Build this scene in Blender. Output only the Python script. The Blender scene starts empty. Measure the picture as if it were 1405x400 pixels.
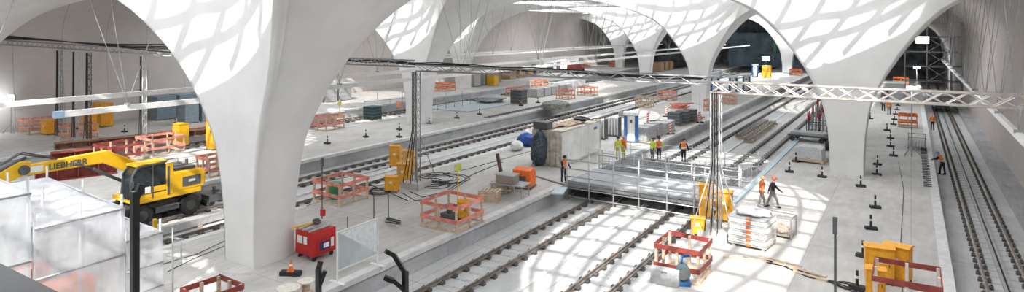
import bpy, bmesh, math, random
from mathutils import Vector, Matrix
from mathutils.geometry import tessellate_polygon
random.seed(7)
PI = math.pi
SC = bpy.context.scene
C = SC.collection
# ------------------------------------------------------------------ camera
F = 860.0; CX = 702.5; HY = 40.0; CAMZ = 10.0
YAW = math.radians(32.5)
cy, sy = math.cos(YAW), math.sin(YAW)
cam = bpy.data.cameras.new('camera'); camo = bpy.data.objects.new('camera', cam); C.objects.link(camo)
camo.location = (0, 0, CAMZ); camo.rotation_euler = (PI/2, 0, YAW)
cam.sensor_width = 36.0; cam.lens = 36.0*F/1405.0
cam.shift_y = -(200.0-HY)/1405.0
cam.clip_end = 600
SC.camera = camo
SC.view_settings.view_transform = 'Standard'; SC.view_settings.look = 'None'
SC.view_settings.gamma = 1; SC.view_settings.use_curve_mapping = False

def G(px, py, z=0.0):
    """the point of the place at height z that the photo shows at (px, py)"""
    t = (CAMZ-z)*F/(py-HY); a = (px-CX)/F
    return Vector((t*(-sy+cy*a), t*(cy+sy*a), z))
def D(px, py, t):
    a = (px-CX)/F
    return Vector((t*(-sy+cy*a), t*(cy+sy*a), CAMZ-(py-HY)*t/F))
def atX(px, py, X):
    a = (px-CX)/F; t = X/(-sy+cy*a); return D(px, py, t)
def atY(px, py, Y):
    a = (px-CX)/F; t = Y/(cy+sy*a); return D(px, py, t)

# ------------------------------------------------------------------ materials
MATS = {}
def mat(name, col, rough=.6, metal=0.0, var=.06, scale=6.0, bump=0.0, coords='Object', emit=None, estr=0.0, col2=None, spec=.5, stretch=None, detail=4):
    if name in MATS: return MATS[name]
    m = bpy.data.materials.new(name); m.use_nodes = True
    nt = m.node_tree; b = nt.nodes['Principled BSDF']
    b.inputs['Roughness'].default_value = rough; b.inputs['Metallic'].default_value = metal
    b.inputs['Specular IOR Level'].default_value = spec
    tc = nt.nodes.new('ShaderNodeTexCoord'); mp = nt.nodes.new('ShaderNodeMapping')
    nt.links.new(tc.outputs[coords], mp.inputs['Vector'])
    if stretch: mp.inputs['Scale'].default_value = stretch
    n = nt.nodes.new('ShaderNodeTexNoise'); n.inputs['Scale'].default_value = scale; n.inputs['Detail'].default_value = detail
    nt.links.new(mp.outputs[0], n.inputs['Vector'])
    r = nt.nodes.new('ShaderNodeValToRGB')
    c2 = col2 or tuple(max(0, c*(1-2.2*var)) for c in col)
    c1 = tuple(min(1, c*(1+var)) for c in col)
    r.color_ramp.elements[0].position = .35; r.color_ramp.elements[1].position = .65
    r.color_ramp.elements[0].color = (*c2, 1); r.color_ramp.elements[1].color = (*c1, 1)
    nt.links.new(n.outputs['Fac'], r.inputs['Fac']); nt.links.new(r.outputs['Color'], b.inputs['Base Color'])
    if bump:
        bp = nt.nodes.new('ShaderNodeBump'); bp.inputs['Strength'].default_value = bump; bp.inputs['Distance'].default_value = .02
        nt.links.new(n.outputs['Fac'], bp.inputs['Height']); nt.links.new(bp.outputs[0], b.inputs['Normal'])
    if emit:
        b.inputs['Emission Color'].default_value = (*emit, 1); b.inputs['Emission Strength'].default_value = estr
    MATS[name] = m
    return m

def floor_mat(name, col, dark, seam=(4.0, 8.0), seam_d=.75):
    """poured concrete: large stains, fine grain, faint joints"""
    m = bpy.data.materials.new(name); m.use_nodes = True
    nt = m.node_tree; b = nt.nodes['Principled BSDF']; b.inputs['Roughness'].default_value = .75; b.inputs['Specular IOR Level'].default_value = .3
    L = nt.links.new
    tc = nt.nodes.new('ShaderNodeTexCoord')
    n1 = nt.nodes.new('ShaderNodeTexNoise'); n1.inputs['Scale'].default_value = .35; n1.inputs['Detail'].default_value = 6; n1.inputs['Roughness'].default_value = .65
    n2 = nt.nodes.new('ShaderNodeTexNoise'); n2.inputs['Scale'].default_value = 3.0; n2.inputs['Detail'].default_value = 6
    mp = nt.nodes.new('ShaderNodeMapping'); mp.inputs['Scale'].default_value = (1, .25, 1)
    L(tc.outputs['Object'], n1.inputs['Vector']); L(tc.outputs['Object'], mp.inputs['Vector']); L(mp.outputs[0], n2.inputs['Vector'])
    r = nt.nodes.new('ShaderNodeValToRGB'); r.color_ramp.elements[0].position = .36; r.color_ramp.elements[1].position = .6
    r.color_ramp.elements[0].color = (*dark, 1); r.color_ramp.elements[1].color = (*col, 1)
    L(n1.outputs['Fac'], r.inputs['Fac'])
    mx = nt.nodes.new('ShaderNodeMixRGB'); mx.blend_type = 'MULTIPLY'; mx.inputs['Fac'].default_value = .8
    r2 = nt.nodes.new('ShaderNodeValToRGB'); r2.color_ramp.elements[0].position = .3; r2.color_ramp.elements[1].position = .7
    r2.color_ramp.elements[0].color = (.80, .80, .79, 1); r2.color_ramp.elements[1].color = (1, 1, 1, 1)
    L(n2.outputs['Fac'], r2.inputs['Fac']); L(r.outputs['Color'], mx.inputs[1]); L(r2.outputs['Color'], mx.inputs[2])
    last = mx
    if seam:
        sp = nt.nodes.new('ShaderNodeSeparateXYZ'); L(tc.outputs['Object'], sp.inputs[0])
        for ax, per in (('X', seam[0]), ('Y', seam[1])):
            if not per: continue
            md = nt.nodes.new('ShaderNodeMath'); md.operation = 'PINGPONG'; md.inputs[1].default_value = per/2; L(sp.outputs[ax], md.inputs[0])
            lt = nt.nodes.new('ShaderNodeMath'); lt.operation = 'LESS_THAN'; lt.inputs[1].default_value = .022; L(md.outputs[0], lt.inputs[0])
            m2 = nt.nodes.new('ShaderNodeMixRGB'); m2.blend_type = 'MULTIPLY'; m2.inputs[2].default_value = (seam_d,)*3+(1,)
            L(lt.outputs[0], m2.inputs['Fac']); L(last.outputs[0], m2.inputs[1]); last = m2
    L(last.outputs[0], b.inputs['Base Color'])
    bp = nt.nodes.new('ShaderNodeBump'); bp.inputs['Strength'].default_value = .15; bp.inputs['Distance'].default_value = .02
    L(n2.outputs['Fac'], bp.inputs['Height']); L(bp.outputs[0], b.inputs['Normal'])
    MATS[name] = m
    return m

# ------------------------------------------------------------------ mesh builder
class MB:
    def __init__(s): s.v = []; s.f = []; s.m = []; s.cur = 0; s.smooth = False; s.sm = []
    def add(s, vs, fs):
        k = len(s.v); s.v += [tuple(v) for v in vs]
        for f in fs: s.f.append(tuple(i+k for i in f)); s.m.append(s.cur); s.sm.append(s.smooth)
        return s
    def box(s, x0, y0, z0, x1, y1, z1, M=None, taper=0):
        t = taper
        vs = [(x0,y0,z0),(x1,y0,z0),(x1,y1,z0),(x0,y1,z0),(x0+t,y0+t,z1),(x1-t,y0+t,z1),(x1-t,y1-t,z1),(x0+t,y1-t,z1)]
        if M is not None: vs = [M @ Vector(v) for v in vs]
        return s.add(vs, [(0,3,2,1),(4,5,6,7),(0,1,5,4),(1,2,6,5),(2,3,7,6),(3,0,4,7)])
    def cbox(s, c, d, rz=0, M=None):
        R = Matrix.Translation(c) @ Matrix.Rotation(rz, 4, 'Z')
        if M is not None: R = M @ R
        x, y, z = d[0]/2, d[1]/2, d[2]/2
        return s.box(-x, -y, -z, x, y, z, R)
    def bar(s, a, b, w, h=None, up=(0,0,1)):
        """square bar from a to b"""
        a = Vector(a); b = Vector(b); h = h or w; d = (b-a)
        if d.length < 1e-6: return s
        d.normalize(); u = Vector(up)
        if abs(d.dot(u)) > .95: u = Vector((0, 1, 0))
        sx = d.cross(u).normalized()*(w/2); uz = sx.cross(d).normalized()*(h/2)
        vs = [a-sx-uz, a+sx-uz, a+sx+uz, a-sx+uz, b-sx-uz, b+sx-uz, b+sx+uz, b-sx+uz]
        return s.add(vs, [(0,3,2,1),(4,5,6,7),(0,1,5,4),(1,2,6,5),(2,3,7,6),(3,0,4,7)])
    def tube(s, pts, r, n=6, cap=True, closed=False):
        pts = [Vector(p) for p in pts]; rings = []
        rr = r if isinstance(r, (list, tuple)) else [r]*len(pts)
        for i, p in enumerate(pts):
            a = pts[max(0, i-1)]; b = pts[min(len(pts)-1, i+1)]
            d = (b-a)
            d = d.normalized() if d.length > 1e-9 else Vector((0,0,1))
            u = Vector((0,0,1)) if abs(d.z) < .93 else Vector((1,0,0))
            x = d.cross(u).normalized(); y = x.cross(d)
            rings.append([p + (x*math.cos(2*PI*k/n) + y*math.sin(2*PI*k/n))*rr[i] for k in range(n)])
        vs = [v for R in rings for v in R]; fs = []
        for i in range(len(pts)-1):
            for k in range(n):
                fs.append((i*n+k, i*n+(k+1)%n, (i+1)*n+(k+1)%n, (i+1)*n+k))
        if cap: fs.append(tuple(range(n-1, -1, -1))); fs.append(tuple((len(pts)-1)*n+k for k in range(n)))
        old = s.smooth; s.smooth = n > 5; s.add(vs, fs); s.smooth = old
        return s
    def cyl(s, x, y, z0, z1, r, r2=None, n=16):
        r2 = r if r2 is None else r2
        vs = [(x+r*math.cos(2*PI*k/n), y+r*math.sin(2*PI*k/n), z0) for k in range(n)]+[(x+r2*math.cos(2*PI*k/n), y+r2*math.sin(2*PI*k/n), z1) for k in range(n)]
        fs = [(k, (k+1)%n, n+(k+1)%n, n+k) for k in range(n)]+[tuple(range(n-1,-1,-1)), tuple(range(n, 2*n))]
        return s.add(vs, fs)
    def cylx(s, c, r, w, n=20, axis='X'):
        """disc with axis along X or Y"""
        c = Vector(c); vs = []
        for e in (-w/2, w/2):
            for k in range(n):
                a = 2*PI*k/n
                vs.append(c + (Vector((e, r*math.cos(a), r*math.sin(a))) if axis == 'X' else Vector((r*math.cos(a), e, r*math.sin(a)))))
        fs = [(k, (k+1)%n, n+(k+1)%n, n+k) for k in range(n)]+[tuple(range(n-1,-1,-1)), tuple(range(n, 2*n))]
        return s.add(vs, fs)
    def prism(s, poly, a0, a1, axis='X'):
        """extrude an outline: axis X -> poly in (y,z); Y -> (x,z); Z -> (x,y)"""
        n = len(poly)
        def pt(p, a): return {'X': (a, p[0], p[1]), 'Y': (p[0], a, p[1]), 'Z': (p[0], p[1], a)}[axis]
        vs = [pt(p, a0) for p in poly]+[pt(p, a1) for p in poly]
        fs = [(k, (k+1)%n, n+(k+1)%n, n+k) for k in range(n)]+[tuple(range(n-1,-1,-1)), tuple(range(n, 2*n))]
        return s.add(vs, fs)
    def blob(s, c, r, seed=0, n=10, m=7, jit=.15, flat=False):
        rnd = random.Random(seed); c = Vector(c); vs = []; fs = []
        for i in range(m+1):
            th = PI*i/m
            for k in range(n):
                a = 2*PI*k/n; j = 1+jit*(rnd.random()*2-1)
                z = math.cos(th)*r[2]*j
                if flat: z = max(z, -r[2]*.0)
                vs.append(c+Vector((math.sin(th)*math.cos(a)*r[0]*j, math.sin(th)*math.sin(a)*r[1]*j, z)))
        for i in range(m):
            for k in range(n):
                fs.append((i*n+k, (i+1)*n+k, (i+1)*n+(k+1)%n, i*n+(k+1)%n))
        return s.add(vs, fs)
    def build(s, name, mats, parent=None, loc=None, rz=0, bevel=0):
        me = bpy.data.meshes.new(name); me.from_pydata(s.v, [], s.f)
        if not isinstance(mats, (list, tuple)): mats = [mats]
        for m in mats: me.materials.append(m)
        me.polygons.foreach_set('material_index', s.m); me.polygons.foreach_set('use_smooth', s.sm)
        bm = bmesh.new(); bm.from_mesh(me); bmesh.ops.recalc_face_normals(bm, faces=bm.faces); bm.to_mesh(me); bm.free()
        me.update()
        o = bpy.data.objects.new(name, me); C.objects.link(o)
        if parent is not None: o.parent = parent
        if loc is not None: o.location = loc
        o.rotation_euler.z = rz
        if bevel:
            b = o.modifiers.new('bevel', 'BEVEL'); b.width = bevel; b.segments = 2; b.limit_method = 'ANGLE'
        return o
def tag(o, label, cat, group=None, kind=None):
    o['label'] = label; o['category'] = cat
    if group: o['group'] = group
    if kind: o['kind'] = kind
    return o
def thing(name, label, cat, loc=(0,0,0), rz=0, group=None):
    o = bpy.data.objects.new(name, None); C.objects.link(o); o.empty_display_size = .2
    o.location = loc; o.rotation_euler = (0, 0, rz)
    return tag(o, label, cat, group)
def struct(name, mb, m):
    o = mb.build(name, m); o['kind'] = 'structure'; return o
def kids(o): return [c for c in bpy.data.objects if c.parent == o]
def dup(o, loc=None, rz=None, label=None, group=None, scale=None):
    ch = CH(o)
    def cp(src, par):
        c = src.copy(); C.objects.link(c); c.parent = par
        REG.setdefault(par.name if par else None, []).append(c) if par else None
        for k in CH(src): cp(k, c)
        return c
    r = cp(o, None)
    if loc is not None: r.location = loc
    if rz is not None: r.rotation_euler.z = rz
    if label: r['label'] = label
    if group: r['group'] = group
    if scale: r.scale = scale
    return r
REG = {}
def CH(o):
    return [c for c in C.objects if c.parent is o] if False else list(o.children)
# ------------------------------------------------------------------ surfaces
M_floor = floor_mat('platform_concrete', (.60, .585, .56), (.49, .476, .452))
M_bed = floor_mat('track_slab_concrete', (.63, .63, .63), (.52, .52, .52), seam=(2.6, 5.2), seam_d=.6)
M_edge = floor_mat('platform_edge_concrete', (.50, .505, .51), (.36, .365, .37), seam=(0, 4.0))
M_cope = mat('edge_coping', (.66, .66, .65), .7, var=.06, scale=2)
M_white = mat('white_fair_faced_concrete', (.79, .785, .77), .55, var=.03, scale=.5, bump=.05, spec=.3)
M_rail = mat('rail_steel', (.30, .26, .23), .45, .6, var=.15, scale=3)
M_fast = mat('rail_fastening_dark', (.11, .105, .10), .7, .1)
M_galv = mat('galvanised_steel', (.62, .63, .64), .45, .5, var=.06)
M_galvd = mat('dull_scaffold_steel', (.42, .43, .44), .5, .5, var=.1)
M_alu = mat('truss_aluminium', (.66, .62, .57), .45, .4, var=.05)
M_black = mat('black_rubber', (.022, .022, .024), .65)
M_blacks = mat('black_painted_steel', (.02, .02, .022), .35, .3)
M_yel = mat('machine_yellow', (.80, .46, .01), .4, var=.05, scale=3)
M_box = mat('distribution_box_orange', (.80, .36, .02), .45, var=.05)
M_wood = mat('pale_timber', (.62, .48, .36), .75, var=.14, scale=4, stretch=(1, 1, 6))
M_pink = mat('red_painted_board', (.76, .27, .20), .65, var=.16, scale=3)
M_pinkl = mat('light_red_board', (.80, .33, .24), .65, var=.14, scale=3)  # lighter tone of the red board colour
M_dred = mat('dark_red_board', (.30, .055, .045), .6, var=.15, scale=3)
M_white_p = mat('white_paint', (.82, .82, .80), .45, var=.03)
M_grey = mat('grey_plastic', (.40, .41, .42), .55, var=.08)
M_dgrey = mat('dark_grey', (.10, .105, .11), .6, var=.1)
M_orange = mat('safety_orange', (.90, .17, .02), .55, var=.08)
M_hiy = mat('safety_yellow', (.75, .80, .05), .55, var=.05)
M_skin = mat('skin', (.55, .33, .24), .5, var=.04)
M_blue = mat('blue_plastic', (.03, .14, .36), .45, var=.08)
M_navy = mat('navy_cloth', (.03, .04, .07), .85, var=.2)
M_red = mat('signal_red', (.55, .015, .015), .35, var=.06)
M_green = mat('green_paint', (.05, .28, .12), .45)
M_glass = mat('cab_glass', (.02, .03, .035), .08, 0, var=.1, spec=.8)
M_lamp = mat('lamp_glow', (.9, .95, 1), .5, emit=(.85, .93, 1), estr=14)
M_lampw = mat('warm_lamp_glow', (.9, .9, .7), .5, emit=(1, .95, .7), estr=6)
M_rust = mat('rusty_steel', (.36, .20, .14), .8, .2, var=.25, scale=2)

PLAT = [(-8.9, 1.45), (-29.15, -18.85), (-49.35, -39.05), (-74.5, -59.25)]   # A, B, C, D
BED = -1.0
Y0, Y1 = 1.0, 190.0
WXR, WXL = 6.3, -74.3
COLS = [('A', -3.72, 49.4), ('B', -24.0, 17.3), ('B', -24.0, 85.5), ('C', -44.2, 51.2), ('D', -64.4, 17.2), ('D', -64.4, 85.8),
        ('B', -24.0, 156.0), ('C', -44.2, 119.0), ('D', -64.4, 154.0)]

# ground: track slab below everything, platforms as slabs with coping
mb = MB(); mb.box(WXL-2, -40, BED-.4, WXR+2, Y1+2, BED); struct('floor', mb, M_bed)
mb = MB()
for x0, x1 in PLAT:
    mb.box(x0+.25, -40, BED, x1-.25, Y1, -.001)
struct('floor_platforms', mb, M_floor)
n = 0
for (x0, x1) in PLAT:
    for e, sg in ((x0, 1), (x1, -1)):
        if e == -74.5: continue
        n += 1
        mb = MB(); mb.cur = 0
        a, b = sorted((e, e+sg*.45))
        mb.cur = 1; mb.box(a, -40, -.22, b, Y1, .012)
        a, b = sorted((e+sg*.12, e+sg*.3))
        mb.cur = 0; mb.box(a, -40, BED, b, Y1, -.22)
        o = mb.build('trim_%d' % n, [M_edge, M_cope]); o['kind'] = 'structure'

# side walls: lean out a little, then curve in to the roof
def wall_mesh(xb, sg, name, m, seam):
    prof = [(0, BED), (.1, .3), (.35, 3), (.7, 6), (.9, 8.6)]
    R = 5.4
    for k in range(1, 9):
        a = k/8*PI/2; prof.append((.9-R*(1-math.cos(a)), 8.6+R*math.sin(a)))
    mb = MB(); mb.smooth = True; ys = [-40+k*4.62 for k in range(51)]
    vs = [(xb+sg*dx, y, z) for y in ys for dx, z in prof]; n = len(prof)
    fs = [(i*n+k, i*n+k+1, (i+1)*n+k+1, (i+1)*n+k) for i in range(len(ys)-1) for k in range(n-1)]
    mb.add(vs, fs)
    return struct(name, mb, m)
def wall_mat(name, col, dark, per):
    m = floor_mat(name, col, dark, seam=(0, per), seam_d=.55)
    for n in m.node_tree.nodes:
        if n.type == 'MIX_RGB' and abs(n.inputs['Fac'].default_value-.8) < .01: n.inputs['Fac'].default_value = .25
        if n.type == 'TEX_NOISE' and n.inputs['Scale'].default_value < 1: n.inputs['Scale'].default_value = .12
        if n.type == 'BUMP': n.inputs['Strength'].default_value = .03
    return m
M_wl = wall_mat('left_wall_shotcrete', (.62, .575, .545), (.54, .50, .47), 4.3)
M_wr = wall_mat('right_wall_shotcrete', (.58, .525, .49), (.51, .46, .43), 9.0)
wall_mesh(WXL, -1, 'wall_left', M_wl, 1)
wall_mesh(WXR, 1, 'wall_right', M_wr, 1)
mb = MB(); mb.box(5.2, -40, BED, 5.45, Y1, -.55); mb.box(5.45, -40, BED, 6.5, Y1, -.62); struct('baseboard_right', mb, M_edge)

# ---- chalice columns
TAB = [(-.02,.98,1.12,1.1,1.45),(2,1.02,1.15,1.12,1.5),(4.9,1.36,1.3,1.2,1.9),(6.5,1.95,1.5,1.3,2.5),(8.1,2.8,1.8,1.4,3.3),
       (9.7,3.85,2.4,1.6,4.6),(11.3,5.3,3.4,1.9,6.6),(12.2,6.9,4.7,2.2,8.6),(12.9,8.6,6.2,2.5,10.8),(13.5,10.5,8.0,2.8,13.2),(14.0,12.6,9.6,3.1,16.2)]
ZR = 14.0
def interp(z):
    for i in range(len(TAB)-1):
        if z <= TAB[i+1][0] or i == len(TAB)-2:
            a = TAB[max(0,i-1)]; b = TAB[i]; c = TAB[i+1]; d = TAB[min(len(TAB)-1,i+2)]
            t = (z-b[0])/(c[0]-b[0]); out = []
            for k in range(1, 5):
                m0 = (c[k]-a[k])/(c[0]-a[0])*(c[0]-b[0]); m1 = (d[k]-b[k])/(d[0]-b[0])*(c[0]-b[0])
                out.append((2*t**3-3*t**2+1)*b[k]+(t**3-2*t**2+t)*m0+(-2*t**3+3*t**2)*c[k]+(t**3-t**2)*m1)
            return out
NF, NB = 24, 30
def front(w, e, c): return [(w-2*w*k/NF, -(c+(e-c)*abs(1-2*k/NF)**1.7)) for k in range(NF+1)]
def back(w, e, b):
    out = []
    for k in range(NB+1):
        a = PI*k/NB; s_ = math.sin(a)
        out.append((-w*math.cos(a)*(1+.42*s_), -e+(e+b)*s_**.9))
    return out
def clampx(x): return max(WXL-.6, min(WXR+.6, x))
zs = [-.02+ (4.9+.02)*k/6 for k in range(6)] + [4.9+(12.2-4.9)*k/16 for k in range(16)] + [12.2+1.8*k/9 for k in range(10)]
COLLAB = ['white chalice column rising from the right platform, rightmost and largest on screen behind the truss',
 'huge white chalice column nearest the camera at left centre, beside the red tool cart',
 'white chalice column behind the mobile toilets, lit grid on its left wing',
 'white chalice column left of centre standing behind the left mast of orange boxes',
 'white chalice column outside left whose arch curves into the top left corner',
 'narrow white chalice column far left of centre, bright sliver beside the long far arch',
 'small white chalice column far away in front of the dark blue end of the hall',
 'white chalice column at far centre with timber crates at its foot',
 'small white chalice column farthest left in the row against the left wall']
for i, (row, X, Y) in enumerate(COLS):
    mf = MB(); mf.smooth = True; mk = MB(); mk.smooth = True
    vf = []; vb = []
    for z in zs:
        w, e, c, b = interp(z)
        vf += [(clampx(X+x)-X, y, z) for x, y in front(w, e, c)]
        vb += [(clampx(X+x)-X, y, z) for x, y in back(w, e, b)]
    for L, nn, m_ in ((vf, NF+1, mf), (vb, NB+1, mk)):
        m_.add(L, [(j*nn+k, j*nn+k+1, (j+1)*nn+k+1, (j+1)*nn+k) for j in range(len(zs)-1) for k in range(nn-1)])
    # rim lip along both ridges (the thick edge band of the hood)
    t = thing('chalice_column', COLLAB[i], 'column', (X, Y, 0), 0, None)
    mf.add(mk.v, mk.f)
    o = mf.build('shell', M_white, t)
    lip = MB(); lip.smooth = True
    for sx in (-1, 1):
        P = []
        for z in zs:
            w, e, c, b = interp(z)
            wd = .05+.35*min(1, max(0, (z-3)/8))
            xx = sx*w
            P.append([(clampx(X+xx)-X, -e-.02, z), (clampx(X+xx+sx*.10*wd)-X, -e-.10*wd, z), (clampx(X+xx+sx*wd)-X, -e+.30*wd, z), (clampx(X+xx+sx*wd*.8)-X, -e+wd, z)])
        vs = [p for r in P for p in r]
        lip.add(vs, [(j*4+k, j*4+k+1, (j+1)*4+k+1, (j+1)*4+k) for j in range(len(P)-1) for k in range(3)])
    lip.build('rim_lip', M_white, t)
    pl = MB(); pl.smooth = False
    n_ = 40; vs = [(1.9*math.cos(2*PI*k/n_), .2+2.2*math.sin(2*PI*k/n_), 0.0) for k in range(n_)]+[(1.86*math.cos(2*PI*k/n_), .2+2.16*math.sin(2*PI*k/n_), .05) for k in range(n_)]
    pl.add(vs, [(k, (k+1)%n_, n_+(k+1)%n_, n_+k) for k in range(n_)]+[tuple(range(n_, 2*n_))])
    pl.build('base_plinth', M_floor, t)

# ---- roof plane with the rings, added crescent slots that light the hoods and big light eyes cut out
def fedge(x, w, e):  # front edge of the added slot, deeper at left to shape the lit area
    u = x/w
    return -e-.2 if abs(u) > 1 else (-e-3.6*math.sin(PI*-u)**.8*(1 if u > -.5 else 1)-.0*(u) if u < 0 else -e*(1-.22*math.sin(PI*u)))+1.2*(1-u*u)*(1+u)
def ring_hole(X, Y):
    w, e, c, b = interp(ZR)
    bk = [(X+x*.985, Y+y*.985) for x, y in back(w, e, b)]            # left corner -> round the back -> right corner
    fr = []
    for k in range(1, 32):
        s = k/32; x = w*.985*(1-2*s); fr.append((X+x, Y+fedge(x, w, e)))
    P = [(max(WXL-.3, min(WXR+.3, x)), y) for x, y in bk+fr if (x, y)]; out = []
    for p in P:
        if not out or (abs(p[0]-out[-1][0])+abs(p[1]-out[-1][1])) > .01: out.append(p)
    return out
EYES = []
for row, X, Y in COLS:
    EYES.append((X, Y-34.0))
EYES = [(x, y) for x, y in EYES if y > -20] + [(-3.72, 84.0), (-3.72,-20.5+2), (-44.2,-17.0)]
EYES = [(-20.5, -7.5) if (x == -24.0 and y < 0) else (x, y) for x, y in EYES]  # unseen eye moved so its sunbeam lands on the tent
ER = [(7.6, 10.5)]*len(EYES); EYES[0] = (-3.2, 18.6); ER[0] = (7.4, 13.2)  # first eye shifted and lengthened to steer its sun patch
outer = [(WXL-2, -40.0), (WXR+2, -40.0), (WXR+2, Y1+1), (WXL-2, Y1+1)]
holes = []
for row, X, Y in COLS: holes.append(ring_hole(X, Y))
for (x, y), (EA, EB) in zip(EYES, ER): holes.append([(x+EA*math.cos(2*PI*k/48), y+EB*math.sin(2*PI*k/48)) for k in range(48)])
def spans(y):
    """closed stretches of roof along x at this y"""
    gaps = []
    for h in holes:
        xs_ = []
        for p, q in zip(h, h[1:]+h[:1]):
            if (p[1] <= y) != (q[1] <= y): xs_.append(p[0]+(q[0]-p[0])*(y-p[1])/(q[1]-p[1]))
        xs_.sort(); gaps += list(zip(xs_[::2], xs_[1::2]))
    gaps.sort(); out = []; x = WXL-2
    for a_, b_ in gaps:
        if a_ > x: out.append((x, a_))
        x = max(x, b_)
    out.append((x, WXR+2)); return out
mb = MB(); yy = -40.013; S0 = spans(yy)
while yy < Y1+1:
    S1 = spans(yy+.25)
    if len(S0) == len(S1) and all(min(a_[1], b_[1]) > max(a_[0], b_[0]) for a_, b_ in zip(S0, S1)): Q = list(zip(S0, S1))
    else: Q = [(a_, a_) for a_ in S0]
    for a_, b_ in Q: mb.add([(a_[0], yy, ZR), (a_[1], yy, ZR), (b_[1], yy+.25, ZR), (b_[0], yy+.25, ZR)], [(0, 3, 2, 1)])
    S0 = S1; yy += .25
roof = struct('ceiling', mb, M_white)
M_bar = mat('skylight_bar', (.55, .57, .6), .5, .3)
for i, (x, y) in enumerate(EYES):
    EA, EB = ER[i]
    t = bpy.data.objects.new('window_%d' % (i+1), None); C.objects.link(t); t.location = (x, y, ZR); t['kind'] = 'structure'

    mb = MB(); n_ = 48
    for k in range(n_):
        a0 = 2*PI*k/n_; a1 = 2*PI*(k+1)/n_
        mb.bar((EA*math.cos(a0), EB*math.sin(a0), .1), (EA*math.cos(a1), EB*math.sin(a1), .1), .4, .5)
    mb.build('rim', M_white, t)
    mb = MB()
    for k in range(-4, 5):       # lengthwise ribs bow outwards with the dome
        P = []
        u = k/4.6
        for j in range(13):
            v = -1+2*j/12
            xx = u*EA*math.sqrt(max(0, 1-v*v)); yy = v*EB
            P.append(Vector((xx, yy, .25+2.0*(1-u*u)*(1-v*v)**.5)))
        for a, b in zip(P[:-1], P[1:]): mb.bar(a, b, .24, .22)
    for k in range(-5, 6):
        P = []; v = k/5.6; hw = EA*math.sqrt(1-v*v)
        for j in range(11):
            u = -1+2*j/10
            P.append(Vector((u*hw, v*EB+1.2*u*u, .25+2.0*(1-u*u)*(1-v*v)**.5)))
        for a, b in zip(P[:-1], P[1:]): mb.bar(a, b, .2, .2)
    mb.build('glazing_bars', M_bar, t)
# bars over the added crescent slots, throwing a grid onto the hoods
for i, (row, X, Y) in enumerate(COLS):
    t = bpy.data.objects.new('window_%d' % (i+20), None); C.objects.link(t); t.location = (X, Y, ZR+.16); t['kind'] = 'structure'
    mb = MB()
    w, e, c, b = interp(ZR)
    yb = lambda x: -(c+(e-c)*abs(x/w)**1.7)+.3
    yf = lambda x: fedge(x, w, e)
    for j in range(1, 4):
        P = []
        for k in range(-14, 15):
            x = k*w/14.5; y_ = yb(x)+(yf(x)-yb(x))*(j/4+.08*x/w)
            if WXL < X+x < WXR: P.append((x, y_, .5))
        for a_, b_ in zip(P[:-1], P[1:]): mb.bar(a_, b_, .26, .2)
    for k in range(-6, 8):
        for sl in (-1.4,):
            x = k*2.1+(.9 if sl < 0 else 0); P = []
            for j in range(9):
                u = j/8; xx = x+sl*(u-.5)+1.2*math.sin(PI*u)
                if abs(xx) < w*.97 and WXL < X+xx < WXR: P.append((xx, yb(xx)+(yf(xx)-yb(xx))*u, .1+.9*math.sin(PI*u)))
            for a_, b_ in zip(P[:-1], P[1:]): mb.bar(a_, b_, .26, .2)
    mb.build('glazing_bars', M_bar, t)

# ---- far end wall with dark openings and the tunnel mouth of the right track
M_end = mat('end_wall_concrete', (.30, .31, .32), .8, var=.15, scale=.4)
M_dark = mat('dark_tunnel_lining', (.30, .34, .38), .8, var=.3, scale=.5)
mb = MB(); mb.box(WXL-2, Y1, BED, WXR+2, Y1+.5, ZR+1); struct('wall_end', mb, M_dark)
mb = MB(); mb.box(WXL-2, -40.5, BED, WXR+2, -40, ZR+1); struct('wall_back', mb, M_wr)

# ---- light
w = bpy.data.worlds.new('sky'); SC.world = w; w.use_nodes = True
nt = w.node_tree; bg = nt.nodes['Background']
bg.inputs['Color'].default_value = (.93, .96, 1.0, 1); bg.inputs['Strength'].default_value = 4.3
EL = math.radians(44); AZ = math.radians(24)
sd = Vector((-math.sin(AZ)*math.cos(EL), math.cos(AZ)*math.cos(EL), -math.sin(EL)))
sun = bpy.data.lights.new('sun', 'SUN'); sun.energy = 5.2; sun.angle = math.radians(.8); sun.color = (1, .96, .9)
so = bpy.data.objects.new('sun', sun); C.objects.link(so); so.rotation_euler = sd.to_track_quat('-Z', 'Y').to_euler(); so.location = (0, -20, 60)
SC.view_settings.exposure = 0.33
# ------------------------------------------------------------------ tracks
RAILZ = -.78
TR = [(3.45, 'single slab track running beside the right wall to the tunnel'),
      (-11.25, 'slab track nearer the right platform, passing under the walkway bridge'),
      (-16.45, 'slab track along the platform with the red tool cart, under the walkway bridge'),
      (-31.5, 'slab track just behind the big near column, nearer one of its pair'),
      (-36.7, 'slab track the wheeled excavator stands on'),
      (-51.7, 'far slab track beyond the third platform, nearer one of its pair'),
      (-56.9, 'far slab track along the edge of the farthest platform')]
def sleeper_mb(mb, y=0, simple=False):
    mb.cur = 1; mb.box(-.52, y-.1, 0, .52, y+.1, .02); mb.cur = 0
    for sx in (-.755, .755):
        mb.box(sx-.25, y-.11, 0, sx+.25, y+.11, .09, taper=.03)
        if not simple:
            for e in (-1, 1):
                mb.prism([(y-.13, .09), (y+.13, .09), (y+.05, .16), (y-.05, .16)], sx+e*.09, sx+e*.24)
                mb.cyl(sx+e*.17, y, .16, .21, .03, n=6)
rp = [(-.075, 0), (.075, 0), (.075, .02), (.012, .045), (.012, .12), (.036, .135), (.036, .17), (-.036, .17), (-.036, .135), (-.012, .12), (-.012, .045), (-.075, .02)]
slm = None
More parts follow.
